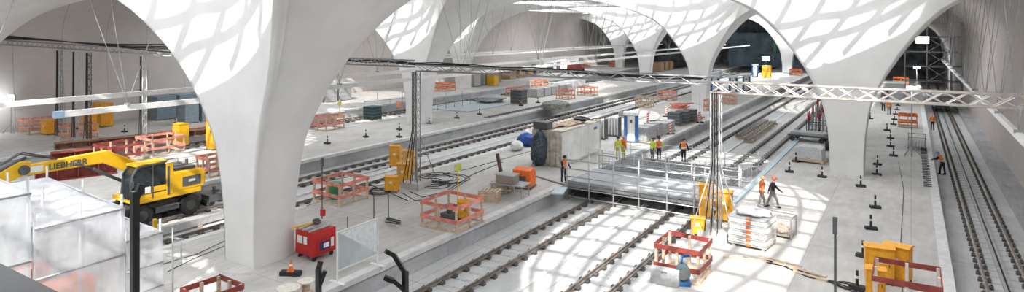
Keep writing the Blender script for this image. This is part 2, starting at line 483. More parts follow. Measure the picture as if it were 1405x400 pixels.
for k, (X, lab) in enumerate(TR):
    y0 = 8.0 if k else 6.0
    t = thing('railway_track', lab, 'railway track', (X, 0, BED))
    for sx in (-.755, .755):
        mb = MB(); mb.prism([(sx+x, .09+z) for x, z in rp], y0, Y1-1, 'Y'); mb.build('rail', M_rail, t)
    pitch = .88; n = int((150-y0)/pitch)
    if slm is None:
        mb = MB(); sleeper_mb(mb); slo = mb.build('sleeper', [M_fast, M_bed]); slm = slo.data; bpy.data.objects.remove(slo)
    start = {0: 20, 1: 16, 2: 16, 3: 18, 4: 14, 5: 34, 6: 34}[k]
    st = int((start-y0)/pitch)
    for j in range(100):
        o = bpy.data.objects.new('sleeper', slm); C.objects.link(o); o.parent = t; o.location = (0, y0+(st+j)*pitch, 0)
    mb = MB()
    for j in list(range(0, st))+list(range(st+100, n)): sleeper_mb(mb, y0+j*pitch, True)
    o = mb.build('sleepers_beyond', [M_fast, M_bed], t); o['kind'] = 'stuff'
# middle duct of the right track
t = thing('cable_duct', 'dark cable duct laid between the rails of the right wall track', 'cable duct', (3.45, 0, BED))
mb = MB(); mb.box(-.16, 14, 0, -.04, 120, .1); mb.box(.04, 14, 0, .16, 120, .1); mb.build('duct_body', M_grey, t)
mb = MB(); mb.tube([(0, 14, .08), (.02, 40, .08), (-.02, 80, .08), (0, 120, .08)], .035); mb.build('cable', M_black, t)
# low upstand strips between the tracks of each pair
for i, (x, y1_) in enumerate(((-13.9, 150), (-34.1, 150), (-54.3, 150))):
    mb = MB(); mb.box(x-.12, 8, 0, x+.12, y1_, .10); o = mb.build('kerb_strip', M_cope, None, (0, 0, BED))
    tag(o, ['low concrete kerb between the two near tracks', 'low concrete kerb between the tracks by the excavator', 'low concrete kerb between the two farthest tracks'][i], 'kerb')

# ------------------------------------------------------------------ overhead conductor rails with V hangers
CR = [(3.45, 8, 100, 5.95, 'right, slanting down across the right wall'), (-31.2, 12.2, 150, 6.3, 'starting in front of the left wall, lower on screen'), (-36.5, 8, 150, 6.4, 'upper of the two behind the near column'),
      (-51.7, 60, 150, 6.3, 'far one above the third track pair, nearer'), (-56.9, 60, 150, 6.3, 'far one above the third track pair, farther')]
for X, a, b, z, lab in CR:
    t = thing('conductor_rail', 'pale overhead conductor rail, '+lab, 'conductor rail', (X, a, z))
    mb = MB(); mb.box(-.09, 0, -.13, .09, b-a, .13); mb.build('rail_profile', M_white_p, t)
    mb = MB(); mb.box(-.11, -.02, -.15, .11, .35, .15); mb.build('end_cap', mat('pale_blue_end', (.35, .5, .65), .5), t)
    y = 3.0
    while y < b-a and y < 90:
        mb = MB()
        mb.box(-.16, y-.08, .1, .16, y+.08, .22)
        mb.tube([(0, y, .2), (-.9, y-2.1, ZR-z-.1)], .018, 5); mb.tube([(0, y, .2), (.9, y+2.1, ZR-z-.1)], .022, 5)
        mb.tube([(0, y, .2), (1.0, y-1.6, ZR-z-.1)], .018, 5)
        mb.build('hanger', M_galvd, t); y += 13.0 if X < 0 else 6.5
# ------------------------------------------------------------------ lighting truss across the hall with two lattice masts
TY = 31.0
def truss(name, lab, x0, x1, z, s=.46, m=None, y=TY):
    t = thing(name, lab, 'truss', (x0, y, z))
    L = x1-x0; mb = MB()
    P = [(-s/2, -s/2), (s/2, -s/2), (-s/2, s/2), (s/2, s/2)]
    for yy, zz in P: mb.tube([(0, yy, zz), (L, yy, zz)], .045, 6)
    mb.build('chord_tubes', m or M_alu, t)
    mb = MB(); n = int(L/.75); st = L/n
    for k in range(n):
        for yy in (-s/2, s/2):
            a, b = (-s/2, s/2) if k % 2 else (s/2, -s/2)
            mb.tube([(k*st, yy, a), ((k+1)*st, yy, b)], .024, 5)
            if m is None: mb.tube([(k*st, yy, b), ((k+1)*st, yy, a)], .024, 5)
        mb.tube([(k*st, -s/2, -s/2), ((k+1)*st, s/2, -s/2)], .022, 5)
    mb.build('lattice_bracing', m or M_alu, t)
    return t
truss('lattice_truss', 'pale lattice truss crossing in front of the right column to the wall', -8.2, 6.6, 7.2, .5)
truss('lattice_truss', 'lattice truss between the two masts, draped with black cables', -27.0, -8.3, 7.5, .38, M_galvd)
TL0 = Vector((-73.6, 24.5, 8.75)); TL1 = Vector((-49.0, 28.7, 7.95)); TL2 = Vector((-27.3, TY, 7.75))
for A_, B_, lab in ((TL0, TL1, 'cable-laden truss in front of the dark left wall'), (TL1, TL2, 'lattice truss emerging from behind the big near column at screen centre left')):
    d_ = B_-A_; t = truss('lattice_truss', lab, 0, d_.length-.1, 0, .42, M_galvd, 0)
    t.location = A_; t.rotation_euler = (0, -math.asin(d_.z/d_.length), math.atan2(d_.y, d_.x))
mb = MB()
for k in range(4):
    P = []
    for j in range(26):
        x = -44+35.5*j/25; P.append((x, TY-.1+.08*k, 7.78+.09*(k % 2)-.012*(x+30)+.07*math.sin(j*1.3+k)))
    mb.tube(P, .035, 5)
tag(mb.build('cable_run', M_black), 'black cables lying along the truss between the masts', 'cable')
mb = MB()
for k in range(6):
    P = []
    for j in range(30):
        u = j/29; p = TL0.lerp(TL1, u); P.append((p.x, p.y-.25+.08*k, p.z+.32+.05*k+.22*math.sin(u*5+k*.5)*(.5+.5*u)))
    mb.tube(P, .05, 5)
tag(mb.build('cable_run', M_black), 'thick bundle of black cables on the truss before the left wall', 'cable')
def mast(name, lab, x, y, h, s=.42, m=None, stays=True):
    t = thing(name, lab, 'mast', (x, y, 0)); mb = MB()
    for a in (-s/2, s/2):
        for b in (-s/2, s/2): mb.tube([(a, b, .05), (a, b, h)], .035, 6)
    mb.build('uprights', m or M_galv, t); mb = MB()
    n = int(h/.5)
    for k in range(n):
        z0 = .1+k*(h-.2)/n; z1 = .1+(k+1)*(h-.2)/n; q = s/2 if k % 2 else -s/2
        mb.tube([(-q, -s/2, z0), (q, -s/2, z1)], .018, 5); mb.tube([(q, s/2, z0), (-q, s/2, z1)], .018, 5)
        mb.tube([(-s/2, q, z0), (-s/2, -q, z1)], .018, 5); mb.tube([(s/2, -q, z0), (s/2, q, z1)], .018, 5)
    mb.build('lattice_bracing', m or M_galv, t); mb = MB()
    if stays:
        for sx, syy in ((-1, -1), (1, -1), (1, 1), (-1, 1)): mb = MB(); mb.tube([(sx*1.0, syy*1.0, .05), (sx*s/2, syy*s/2, 3.2)], .03, 6); mb.build('stay', m or M_galv, t)
    q = .7 if stays else .35
    mb = MB(); mb.box(-q, -q, 0, q, q, .35); mb.build('ballast_block', M_floor, t)
    mb = MB()
    for k in range(3): mb.tube([(.1*k-.1, -s/2-.05, h), (.12*k-.1, -s/2-.08, h*.5), (.3*k-.3, -.9 if stays else -.3, .4)], .03, 5)
    mb.build('cable', M_black, t)
    return t
pm = G(985, 312)
mast('lattice_mast', 'bright lattice mast beside the walkway bridge carrying the truss', -8.0, TY, 7.0)
mast('lattice_mast', 'slim mast with dark cables rising from the group of orange boxes', -26.6, TY-.6, 7.3, .36, M_galvd)
def on_truss(px):
    lo, hi = 0.0, 1.0
    for _ in range(40):
        m_ = (lo+hi)/2; p = TL0.lerp(TL1, m_); r_ = p.x*cy+p.y*sy; d_ = -p.x*sy+p.y*cy
        if CX+F*r_/d_ < px: lo = m_
        else: hi = m_
    return TL0.lerp(TL1, lo)
for px, w_, m_, lab in ((82, .32, M_galvd, 'dark slim mast before the left wall, leftmost'), (106, .5, M_galv, 'pale mast beside the orange cabinets before the left wall'),
                        (122, .26, M_dgrey, 'dark mast with thick cables beside the pale one before the left wall'), (197, .35, M_galv, 'thin pale mast right of the orange cabinets before the left wall')):
    p = on_truss(px); z0 = 0 if p.x < -59.3 else BED
    t = mast('lattice_mast', lab, p.x, p.y, p.z-.4-z0, w_, m_, False); t.location.z = z0
# ------------------------------------------------------------------ timber barricades
def barricade(px, py, wpx, lab, h=1.25, lx=None, ly=None, board=None, rz=0, rails=2, name='barricade', post=None, copyable=True):
    """px,py: the nearest ground corner; wpx: its width in the photo"""
    g = G(px, py); t_ = CAMZ*F/(py-HY)
    s = wpx*t_/(F*1.38); lx = lx or s; ly = ly or s
    t = thing(name, lab, 'barricade', (g.x-lx/2, g.y+ly/2, 0), rz, 'timber barricades around openings')
    board = board or M_pink; post = post or M_wood
    x, y = lx/2, ly/2; rnd = random.Random(px)
    pts = [(-x, -y), (x, -y), (x, y), (-x, y), (0, -y), (x, 0), (0, y), (-x, 0)]
    for a, b in pts:
        mb = MB(); mb.box(a-.05, b-.05, 0, a+.05, b+.05, h); mb.build('post', post, t)
    for zz in ([.45, .82, h-.06] if rails == 3 else [.55, h-.06]):
        for (a, b, c, d) in ((-x-.08, -y-.07, x+.08, -y-.07), (x+.07, -y-.08, x+.07, y+.08), (x+.08, y+.07, -x-.08, y+.07), (-x-.07, y+.08, -x-.07, -y-.08)):
            mb = MB(); q = (rnd.random()-.5)*.05; mb.bar((a, b, zz+q), (c, d, zz-q), .035, .19); mb.build('board', board, t)
    mb = MB()
    mb.bar((-x-.1, -y-.02, .06), (x+.1, -y-.02, .06), .1, .12); mb.bar((-x-.1, y+.02, .06), (x+.1, y+.02, .06), .1, .12)
    mb.bar((-x, -y, .06), (-x, y, .06), .1, .12); mb.bar((x, -y, .06), (x, y, .06), .1, .12); mb.build('base_frame', post, t)
    return t
B1 = barricade(626, 320, 84, 'salmon timber barricade near the platform edge with a yellow flag pole rising inside', h=1.3)
B2 = barricade(466, 283, 71, 'salmon timber barricade around a green barrel left of the orange boxes', h=1.25)
B3 = barricade(958, 392, 82, 'red timber barricade with dark pump beside it at bottom centre right', h=1.35, board=M_dred)
B4 = barricade(1290, 452, 84, 'dark red timber barricade cut by the bottom right frame edge', h=1.4, board=M_dred, lx=1.9, ly=2.0, rails=2, post=mat('whitewashed_timber', (.72,.66,.6), .7))
B5 = barricade(282, 458, 74, 'dark red timber barricade cut by the bottom edge near the wrapped tent', h=1.2, board=M_dred)
lst = [(447, 180, 45, 'pale pink barricade right of the big near column', M_pinkl), (40, 185, 52, 'pink barricade farthest left before the left wall', M_pinkl),
 (93, 194, 52, 'pink barricade behind the excavator boom near the yellow sign', M_pinkl), (210, 214, 60, 'pink barricade directly above the excavator cab', M_pinkl),
 (287, 244, 40, 'red barricade between excavator and near column', M_pink), (709, 133, 24, 'red barricade on the third platform beside the dark generator', M_pinkl),
 (780, 137, 26, 'red barricade right of the grey crates on the third platform', M_pinkl), (811, 132, 28, 'red barricade nearest the edge of the third platform, right of its twin', M_pinkl),
 (744, 121, 26, 'red barricade behind the grey crates on the third platform', M_pinkl), (611, 126, 30, 'orange barricade on the far side behind the left white column', M_orange),
 (890, 148, 26, 'pale graffiti-marked barricade with a thin lamp post on the sunlit platform', M_wood), (922, 139, 28, 'salmon barricade behind the marked one on the sunlit platform', M_pinkl),
 (985, 153, 26, 'salmon barricade just right of the second column foot by the mast', M_pinkl), (1006, 144, 28, 'salmon barricade farther right beside the blue cabins', M_pinkl),
 (1099, 104, 20, 'small orange barricade far away right of the distant column', M_orange), (803, 93, 22, 'sunlit orange barricade on the farthest platform near screen top centre', M_orange),
 (849, 92, 20, 'orange barricade on the farthest platform right of the sunlit one', M_orange), (1258, 176, 29, 'bright orange barricade on the right platform near the lamps', M_orange),
 (1246, 117, 24, 'red barricade far down the right platform under the lamp', M_orange), (150, 226, 60, 'dull red barricade behind the excavator arm', M_dred)]
for px, py, wp, lab, bd in lst: barricade(px, py, wp, lab, h=1.3, board=bd, rails=2)

# ------------------------------------------------------------------ warning posts on rubber feet
def bollard(px, py, lab, rz=0, cone=False):
    t = thing('warning_post', lab, 'warning post', G(px, py), rz, 'black and white warning posts on rubber feet')
    mb = MB(); mb.prism([(-.17, 0), (.17, 0), (.13, .14), (-.13, .14)], -.27, .27); mb.build('rubber_foot', M_black, t)
    mb = MB(); mb.cyl(0, 0, .13, .72, .06, .05, n=10); mb.build('post', M_black, t)
    mb = MB(); mb.cyl(0, 0, .42, .52, .062, n=10); mb.build('white_band', M_white_p, t)
    return t
bz = [(1128,243,'left of the grey case at the right column foot'),(1181,256,'lying broad just in front of the right column foot'),(1203,240,'first right of the right column foot'),(1204,226,'second right of the right column foot'),
 (1226,214,'a step behind the second one by the right column'),(1222,201,'in the row up the right platform, fourth from the column'),(1222,190,'in the row up the right platform, fifth from the column'),
 (1217,179,'with wide foot in the middle of the row'),(1226,171,'above the wide-footed one'),(1227,164,'seventh in the receding row'),(1229,157,'eighth in the receding row'),(1231,151,'ninth in the receding row'),(1232,145,'tenth in the receding row'),(1233,140,'last visible of the receding row'),
 (1201,285,'on the open right platform, upper of two'),(1195,314,'on the open right platform, lower of two'),(1184,352,'at the edge of the sunlit patch by the orange cabinets'),(1176,396,'among the cables at the bottom right'),
 (1083,236,'behind the two walking workers'),(1092,222,'beside the grey case, left'),(1194,163,'just right of the column shaft, far'),(449,197,'on the third platform nearest the big column'),(502,188,'on the third platform in open sun'),
 (548,178,'left of the slim mast, third platform'),(548,188,'below its twin at the slim mast'),(589,170,'at the foot of the white column left of centre'),(627,162,'right of the white column left of centre'),(658,157,'third platform near the grey ramp'),
 (715,145,'left of the dark generator'),(738,141,'between generator and grey crates'),(106,178,'far left before the wall'),(171,181,'behind the masts at left'),(240,172,'in front of the blue-grey stacks at left')]
ys_ = {}
for px, py, lab in bz: bollard(px, py, 'black warning post '+lab, .3 if px % 2 else -.2)
# cone on a black foot at the near column
t = thing('traffic_cone', 'orange traffic cone standing on a black block beside the red cart', 'traffic cone', G(399, 377), .5)
mb = MB(); mb.box(-.42, -.14, 0, .42, .14, .17); mb.build('rubber_block', M_black, t, rz=0)
mb = MB(); mb.cyl(0, 0, .17, .62, .1, .03, n=14); mb.box(-.13, -.13, .17, .13, .13, .2); mb.build('cone', M_orange, t)
mb = MB(); mb.cyl(0, 0, .38, .47, .072, .058, n=14); mb.build('white_band', M_white_p, t)

# ------------------------------------------------------------------ orange distribution boxes
def dbox(px, py, w, d, h, lab, rz=0, m=None, z=0):
    t = thing('distribution_box', lab, 'electrical box', G(px, py)+Vector((0, 0, z)), rz, 'orange site power boxes')
    mb = MB(); mb.box(-w/2, -d/2, .12, w/2, d/2, h); mb.build('cabinet', m or M_box, t, bevel=.02)
    mb = MB(); mb.prism([(-d/2-.05, h), (d/2+.05, h), (d/2+.05, h+.03), (0, h+.1), (-d/2-.05, h+.03)], -w/2-.04, w/2+.04); mb.build('lid', m or M_box, t)
    mb = MB()
    for a in (-1, 1):
        for b in (-1, 1): mb.box(a*w/2*.85-.03, b*d/2*.85-.03, 0, a*w/2*.85+.03, b*d/2*.85+.03, .13)
    mb.build('feet', M_dgrey, t)
    mb = MB(); mb.box(-w*.38, -d/2-.012, .2, w*.38, -d/2-.002, h-.12); mb.build('door', mat('box_door_orange', (.86, .42, .03), .45), t)
    mb = MB(); mb.box(-.1, -d/2-.02, h*.6, .1, -d/2-.013, h*.6+.14); mb.build('warning_plate', M_white_p, t)
    mb = MB(); mb.box(w*.3, -d/2-.045, h*.5, w*.34, -d/2-.012, h*.5+.12); mb.build('handle', M_dgrey, t)
    return t
dbox(543, 229, .75, .6, 1.55, 'tall orange power box at the slim mast, left of two', .4)
dbox(562, 238, .8, .6, 1.6, 'tall orange power box at the slim mast, right of two', .4)
dbox(554, 252, .75, .55, 1.3, 'middle orange power box in front of the two tall ones', .4)
dbox(538, 263, .8, .5, .95, 'small squat orange power box in front at the slim mast', .4)
dbox(969, 298, .75, .6, 1.75, 'tall orange power box left of the bright mast', .3)
dbox(994, 303, .8, .6, 1.55, 'orange power box right of the bright mast', .1)
dbox(958, 322, .62, .5, .85, 'small orange power box between bright mast and red barricade', .2)
dbox(1206, 386, 1.0, .6, 1.4, 'wide orange power cabinet at bottom right, left half', .15)
dbox(1232, 384, .9, .6, 1.38, 'orange power cabinet at bottom right, right half', -.25)
dbox(1201, 410, .62, .5, 1.15, 'narrow orange power box in front of the bottom right cabinets', .1)
dbox(141, 173, 1.9, 1.2, 2.4, 'orange cabinet before the left wall beside the pale mast', .0)
dbox(121, 180, 1.4, 1.0, 1.7, 'lower orange cabinet before the left wall left of its neighbour', .0)
dbox(68, 184, 1.3, 1.0, 1.3, 'small orange cabinet between two pink barricades at far left', 0)
dbox(292, 205, .9, .7, 3.0, 'tall yellow box against the near column edge', 0, M_yel)
dbox(248, 200, 1.0, .9, 1.9, 'yellow box above the excavator engine', 0, M_yel)
dbox(637, 300, .5, .7, .95, 'orange box inside the barricade with the flag pole', .3)

# yellow flag poles with small signs
def pole(px, py, h, lab, top='sign', m=None, r=.03, cat='pole', name='marker_pole'):
    t = thing(name, lab, cat, G(px, py)); mb = MB(); mb.cyl(0, 0, 0, h, r, n=8); mb.build('pole', m or M_yel, t)
    mb = MB(); mb.cyl(0, 0, 0, .06, .16, n=12); mb.build('foot', M_dgrey, t)
    if top == 'sign':
        mb = MB(); mb.cbox((0, 0, h), (.38, .05, .34), .3); mb.cbox((.12, .02, h+.18), (.16, .05, .16), .3); mb.build('sign_plate', mat('lime_plate', (.62, .68, .12), .5), t)
    elif top == 'lamp':
        mb = MB(); mb.cbox((0, 0, h), (.7, .25, .3)); mb.build('lamp_head', M_dgrey, t)
        mb = MB(); mb.cbox((0, -.14, h), (.6, .04, .24)); mb.build('lamp_glass', M_lamp, t)
    return t
pole(628, 300, 2.7, 'yellow pole with lime sign inside the salmon barricade')
pole(466, 174, 2.4, 'yellow pole with lime sign behind the pale pink barricade')
pole(901, 143, 2.9, 'thin pale post on the sunlit platform by the marked barricade', 'none', M_wood)
pole(1146, 410, 2.9, 'grey post with a narrow plate standing at the bottom right of the sunlit patch', 'none', M_dgrey, .045)
g = G(1146, 410); mb = MB(); mb.cbox((g.x, g.y-.05, 2.75), (.16, .06, .62)); 
tag(mb.build('sign_plate', M_dgrey), 'narrow grey plate on top of the bottom right post', 'sign')
# ------------------------------------------------------------------ wheeled road-rail excavator
def text_mesh(s, size, m, parent, loc, rot, ext=.006, name='lettering'):
    cu = bpy.data.curves.new(name, 'FONT'); cu.body = s; cu.size = size; cu.extrude = ext; cu.offset = size*.03
    o = bpy.data.objects.new(name, cu); C.objects.link(o)
    dg = bpy.context.evaluated_depsgraph_get(); me = bpy.data.meshes.new_from_object(o.evaluated_get(dg))
    bpy.data.objects.remove(o); o = bpy.data.objects.new(name, me); C.objects.link(o)
    me.materials.clear(); me.materials.append(m); o.parent = parent; o.location = loc; o.rotation_euler = rot
    return o
M_yx = mat('excavator_yellow', (.86, .50, .015), .35, var=.04, scale=2)
M_tyre = mat('tyre_rubber', (.02, .02, .021), .8, var=.2)
ex = thing('excavator', 'yellow wheeled excavator with black cab standing on the track left of the near column', 'excavator', (-37.0, 19.7, BED+.1))
# local frame: +y = rear (away along the track), cab towards -y, +x faces the camera
def wheel(x, y, z, r=.56):
    mb = MB(); mb.smooth = False; mb.cylx((x, y, z), r, .42, 28)
    for k in range(20):
        a = 2*PI*k/20; mb.cbox((x, y+math.cos(a)*r, z+math.sin(a)*r), (.42, .08, .08))
    w_ = mb.build('wheel', M_tyre, ex)
    mb = MB(); mb.cylx((x+.22 if x > 0 else x-.22, y, z), .28, .06, 20); mb.build('hub', mat('hub_grey', (.05, .05, .05), .5), w_)
for x in (-1.05, 1.05):
    for y in (-1.5, 1.25): wheel(x, y, .60)
mb = MB(); mb.box(-.75, -2.3, .55, .75, 2.2, 1.0); mb.box(-1.2, -.75, .55, 1.2, .6, .8); mb.box(-1.25, -.75, .8, 1.25, .6, .86)
mb.build('chassis', M_dgrey, ex, bevel=.03)
mb = MB(); mb.cyl(0, 0, 1.0, 1.3, .75, n=28); mb.build('slew_ring', M_dgrey, ex)
mb = MB()
for y in (-2.75, 2.75):
    mb = MB(); mb.box(-.85, y-.25, .15, .85, y+.25, .5); mb.bar((0, y, .4), (0, y*.75, .8), .3)
    mb.cylx((0, y, .3), .26, 1.62, 18)
    mb.build('rail_bogie', M_dgrey, ex)
mb = MB(); mb.box(-.95, 2.6, .35, .95, 3.4, .75); mb.cyl(.6, 3.1, .75, 1.2, .1, n=10); mb.bar((-.8, 3.4, .6), (.8, 3.5, .9), .14); mb.build('rear_support', M_dgrey, ex)
mb = MB(); mb.box(-1.25, -1.9, 1.28, 1.25, 1.9, 1.55); mb.build('deck_plate', M_yx, ex, bevel=.03)
# engine cover
mb = MB(); mb.prism([(.1, 1.55), (2.05, 1.55), (2.15, 1.8), (2.15, 2.45), (1.95, 2.62), (.1, 2.7)], -1.22, 1.25); mb.build('engine_cover', M_yx, ex, bevel=.06)
mb = MB(); mb.box(1.252, .75, 1.75, 1.27, 1.85, 2.3); mb.build('side_grille', M_dgrey, ex)
mb = MB(); mb.cbox((1.29, 1.3, 2.05), (.02, .4, .14)); mb.build('name_plate', mat('pale_plate', (.55, .58, .5), .5), ex)
mb = MB()
for k in range(3): mb.box(-.9+.7*k, .5, 2.66, -.45+.7*k, 1.7, 2.82)
mb.cyl(.2, 1.6, 2.6, 3.1, .09, n=12); mb.tube([(1.1, .2, 2.7), (1.1, .2, 3.0), (1.1, 1.8, 3.0), (1.1, 1.8, 2.65)], .02); mb.tube([(-1.1, .2, 2.7), (-1.1, .2, 3.0), (-1.1, 1.8, 3.0), (-1.1, 1.8, 2.65)], .02)
mb.build('engine_top_fittings', M_dgrey, ex)
# cab on +x side
mb = MB(); cabp = [(-1.95, 1.5), (-2.1, 1.9), (-2.0, 2.9), (-1.75, 3.3), (-.25, 3.35), (-.05, 3.0), (-.05, 1.5)]
mb.prism(cabp, .25, 1.22); cab = mb.build('cab', M_glass, ex, bevel=.04)
mb = MB()
for x in (.24, 1.23):
    mb.bar((x, -2.0, 1.5), (x, -2.12, 1.92), .08); mb.bar((x, -2.12, 1.92), (x, -2.02, 2.9), .08); mb.bar((x, -2.02, 2.9), (x, -1.75, 3.32), .08)
    mb.bar((x, -1.75, 3.33), (x, -.2, 3.38), .1); mb.bar((x, -.08, 1.5), (x, -.08, 3.1), .12); mb.bar((x, -.95, 1.5), (x, -.95, 3.3), .08); mb.bar((x, -1.98, 1.78), (x, -.05, 1.78), .06)
mb.build('cab_frame', M_dgrey, cab)
mb = MB(); mb.box(1.225, -1.0, 1.5, 1.26, -.06, 2.1); mb.box(1.225, -1.7, 1.5, 1.26, -1.0, 1.75); mb.box(.2, -1.85, 3.34, 1.25, -.1, 3.46); mb.box(1.225, -.2, 1.5, 1.27, 0.2, 3.3); mb.build('cab_door_panel', M_yx, cab, bevel=.02)
mb = MB(); mb.tube([(1.25, -2.1, 2.6), (1.5, -2.2, 2.6)], .02); mb.cbox((1.52, -2.2, 2.5), (.06, .2, .35)); mb.build('mirror', M_dgrey, cab)
mb = MB(); mb.box(1.225, -1.35, 1.8, 1.24, -1.05, 2.15); mb.build('sticker', M_white_p, cab)
# boom, stick and grab reaching to -y
mb = MB(); mb.prism([(-.3, 1.7), (.2, 2.2), (-.9, 3.3), (-2.6, 4.25), (-6.4, 4.1), (-6.6, 3.75), (-6.3, 3.6), (-2.8, 3.6), (-1.3, 2.7)], -.55, -.2); boom = mb.build('boom', M_yx, ex, bevel=.03)
text_mesh('LIEBHERR', .42, M_dgrey, boom, (-.19, -5.4, 3.72), (PI/2, 0, PI/2))
mb = MB(); mb.box(-.2, -6.2, 3.72, -.185, -5.65, 4.02); mb.build('white_plate', M_white_p, boom)
mb = MB(); mb.cylx((-.38, -6.45, 3.9), .24, .5); mb.build('elbow_joint', M_dgrey, ex); mb = MB(); mb.tube([(-.1, -1.2, 2.0), (-.1, -3.4, 3.4)], .09, 10); mb.tube([(-.1, -3.2, 3.3), (-.1, -4.3, 3.9)], .05, 10); mb.build('boom_cylinder', M_dgrey, ex)
mb = MB(); mb.prism([(-6.1, 4.25), (-6.6, 4.35), (-8.9, 3.2), (-9.0, 2.9), (-8.6, 2.9), (-6.5, 3.6)], -.5, -.25); mb.build('stick', M_yx, ex, bevel=.03)
mb = MB(); mb.tube([(-.38, -6.3, 4.5), (-.38, -8.3, 3.6)], .08, 10); mb.prism([(-8.6, 3.2), (-9.3, 3.0), (-9.6, 2.1), (-9.0, 1.7), (-8.3, 2.2)], -.8, .1)
mb.tube([(-.3, -5.0, 4.2), (-.2, -6.5, 4.8), (-.3, -7.8, 4.1), (-.3, -8.7, 3.1)], .05, 6); mb.tube([(-.45, -5.0, 4.2), (-.5, -6.6, 4.7), (-.5, -7.8, 4.0), (-.4, -8.7, 3.0)], .05, 6)
mb.build('grab_head', M_dgrey, ex)

# second yellow machine arm behind, low and long, with rust coloured girders
for (a, b, w, h, lab, m_) in (((75, 205), (302, 182), 1.0, .55, 'long rust-coloured girder lying behind the excavator', M_rust),
                              ((70, 222), (160, 212), .9, .7, 'dark red steel beam under the excavator boom', M_dred), ((48, 250), (160, 236), 1.0, .9, 'red formwork beam lying just behind the wrapped tent', M_dred), ((62, 238), (158, 226), .7, .6, 'salmon timber formwork beam between two red ones left of the cab', M_pinkl),
                              ((150, 194), (296, 176), .5, .35, 'pale pinkish timber beam behind the long rusty girder', M_pinkl)):
    A = G(a[0], a[1]); B = G(b[0], b[1]); d = (B-A); L = d.length
    t = thing('steel_girder', lab, 'girder', (A+B)/2, math.atan2(d.y, d.x))
    mb = MB(); mb.box(-L/2, -w/2, h-.06, L/2, w/2, h); mb.box(-L/2, -w/2, 0, L/2, w/2, .06); mb.box(-L/2, -.05, .06, L/2, .05, h-.06); mb.build('girder_profile', m_, t)
    mb = MB(); n = int(L/1.1)
    for k in range(n): mb.box(-L/2+k*L/n, -w/2+.02, .06, -L/2+k*L/n+.05, w/2-.02, h-.06)
    mb.build('stiffeners', m_, t)
A = Vector((-33.6, 16.0, BED)); t = thing('pale_beam', 'long pale beam with yellow clamps lying on the track before the excavator', 'beam', A)
mb = MB(); mb.box(-.18, 0, .1, .18, 7.5, .5); mb.build('beam_body', M_galv, t, bevel=.02); mb = MB(); mb.box(-.25, 7.3, .08, .25, 7.55, .55); mb.build('dark_end', M_dgrey, t)
for y in (.6, 1.6): mb = MB(); mb.bar((.25, y, 0), (.25, y, 1.1), .16); mb.bar((-.25, y, .55), (.3, y, .55), .12); mb.build('yellow_clamp', M_yel, t)
for y in (1, 4, 6.8): mb = MB(); mb.box(-.3, y, 0, .3, y+.2, .1); mb.build('bearer', M_wood, t)
t = thing('drill_rig_arm', 'low yellow machine arm with black hoses at the left frame edge', 'machine', (-41.0, 11.0, 0))
mb = MB(); mb.prism([(-4.5, 0), (3.8, 0), (4.2, .5), (3.5, 1.0), (-2, 1.3), (-4.5, .9)], -.35, .35); mb.build('arm_body', M_yx, t, bevel=.03)
mb = MB()
for k in range(4): mb.tube([(.3, -4.4, .9+.12*k), (.5, -2.5, 1.8+.1*k), (.4, 0, 1.6+.1*k), (.3, 2.5, 1.1)], .06, 6)
mb.build('hose', M_black, t)
mb = MB(); mb.box(-.8, -5.6, 0, .8, -4.3, 1.5); mb.box(-.6, 3.6, 0, .6, 4.6, 1.0); mb.build('drive_unit', M_dgrey, t, bevel=.05)

# ------------------------------------------------------------------ foil-wrapped scaffold tent
def foil_mat():
    m = bpy.data.materials.new('white_translucent_foil'); m.use_nodes = True; nt = m.node_tree; L = nt.links.new
    b = nt.nodes['Principled BSDF']; b.inputs['Base Color'].default_value = (.86, .89, .92, 1); b.inputs['Roughness'].default_value = .28
    out = nt.nodes['Material Output']
    tc = nt.nodes.new('ShaderNodeTexCoord'); mp = nt.nodes.new('ShaderNodeMapping'); mp.inputs['Scale'].default_value = (.8, .8, .35)
    n = nt.nodes.new('ShaderNodeTexNoise'); n.inputs['Scale'].default_value = 1.1; n.inputs['Detail'].default_value = 3; n.inputs['Distortion'].default_value = .4
    L(tc.outputs['Object'], mp.inputs[0]); L(mp.outputs[0], n.inputs[0])
    bp = nt.nodes.new('ShaderNodeBump'); bp.inputs['Strength'].default_value = .5; bp.inputs['Distance'].default_value = .2; L(n.outputs['Fac'], bp.inputs['Height']); L(bp.outputs[0], b.inputs['Normal'])
    tr = nt.nodes.new('ShaderNodeBsdfTransparent'); tl = nt.nodes.new('ShaderNodeBsdfTranslucent'); tl.inputs['Color'].default_value = (.85, .88, .92, 1)
    m1 = nt.nodes.new('ShaderNodeMixShader'); m1.inputs[0].default_value = .4; L(b.outputs[0], m1.inputs[1]); L(tl.outputs[0], m1.inputs[2])
    m2 = nt.nodes.new('ShaderNodeMixShader'); r = nt.nodes.new('ShaderNodeMapRange'); r.inputs[1].default_value = .35; r.inputs[2].default_value = .7; r.inputs[3].default_value = .22; r.inputs[4].default_value = .55
    L(n.outputs['Fac'], r.inputs[0]); L(r.outputs[0], m2.inputs[0]); L(m1.outputs[0], m2.inputs[1]); L(tr.outputs[0], m2.inputs[2]); L(m2.outputs[0], out.inputs['Surface'])
    return m
M_foil = foil_mat(); M_foilw = M_foil.copy(); M_foilw.name = 'clearer_foil'
for n_ in M_foilw.node_tree.nodes:
    if n_.type == 'MAP_RANGE': n_.inputs[3].default_value = .4; n_.inputs[4].default_value = .72

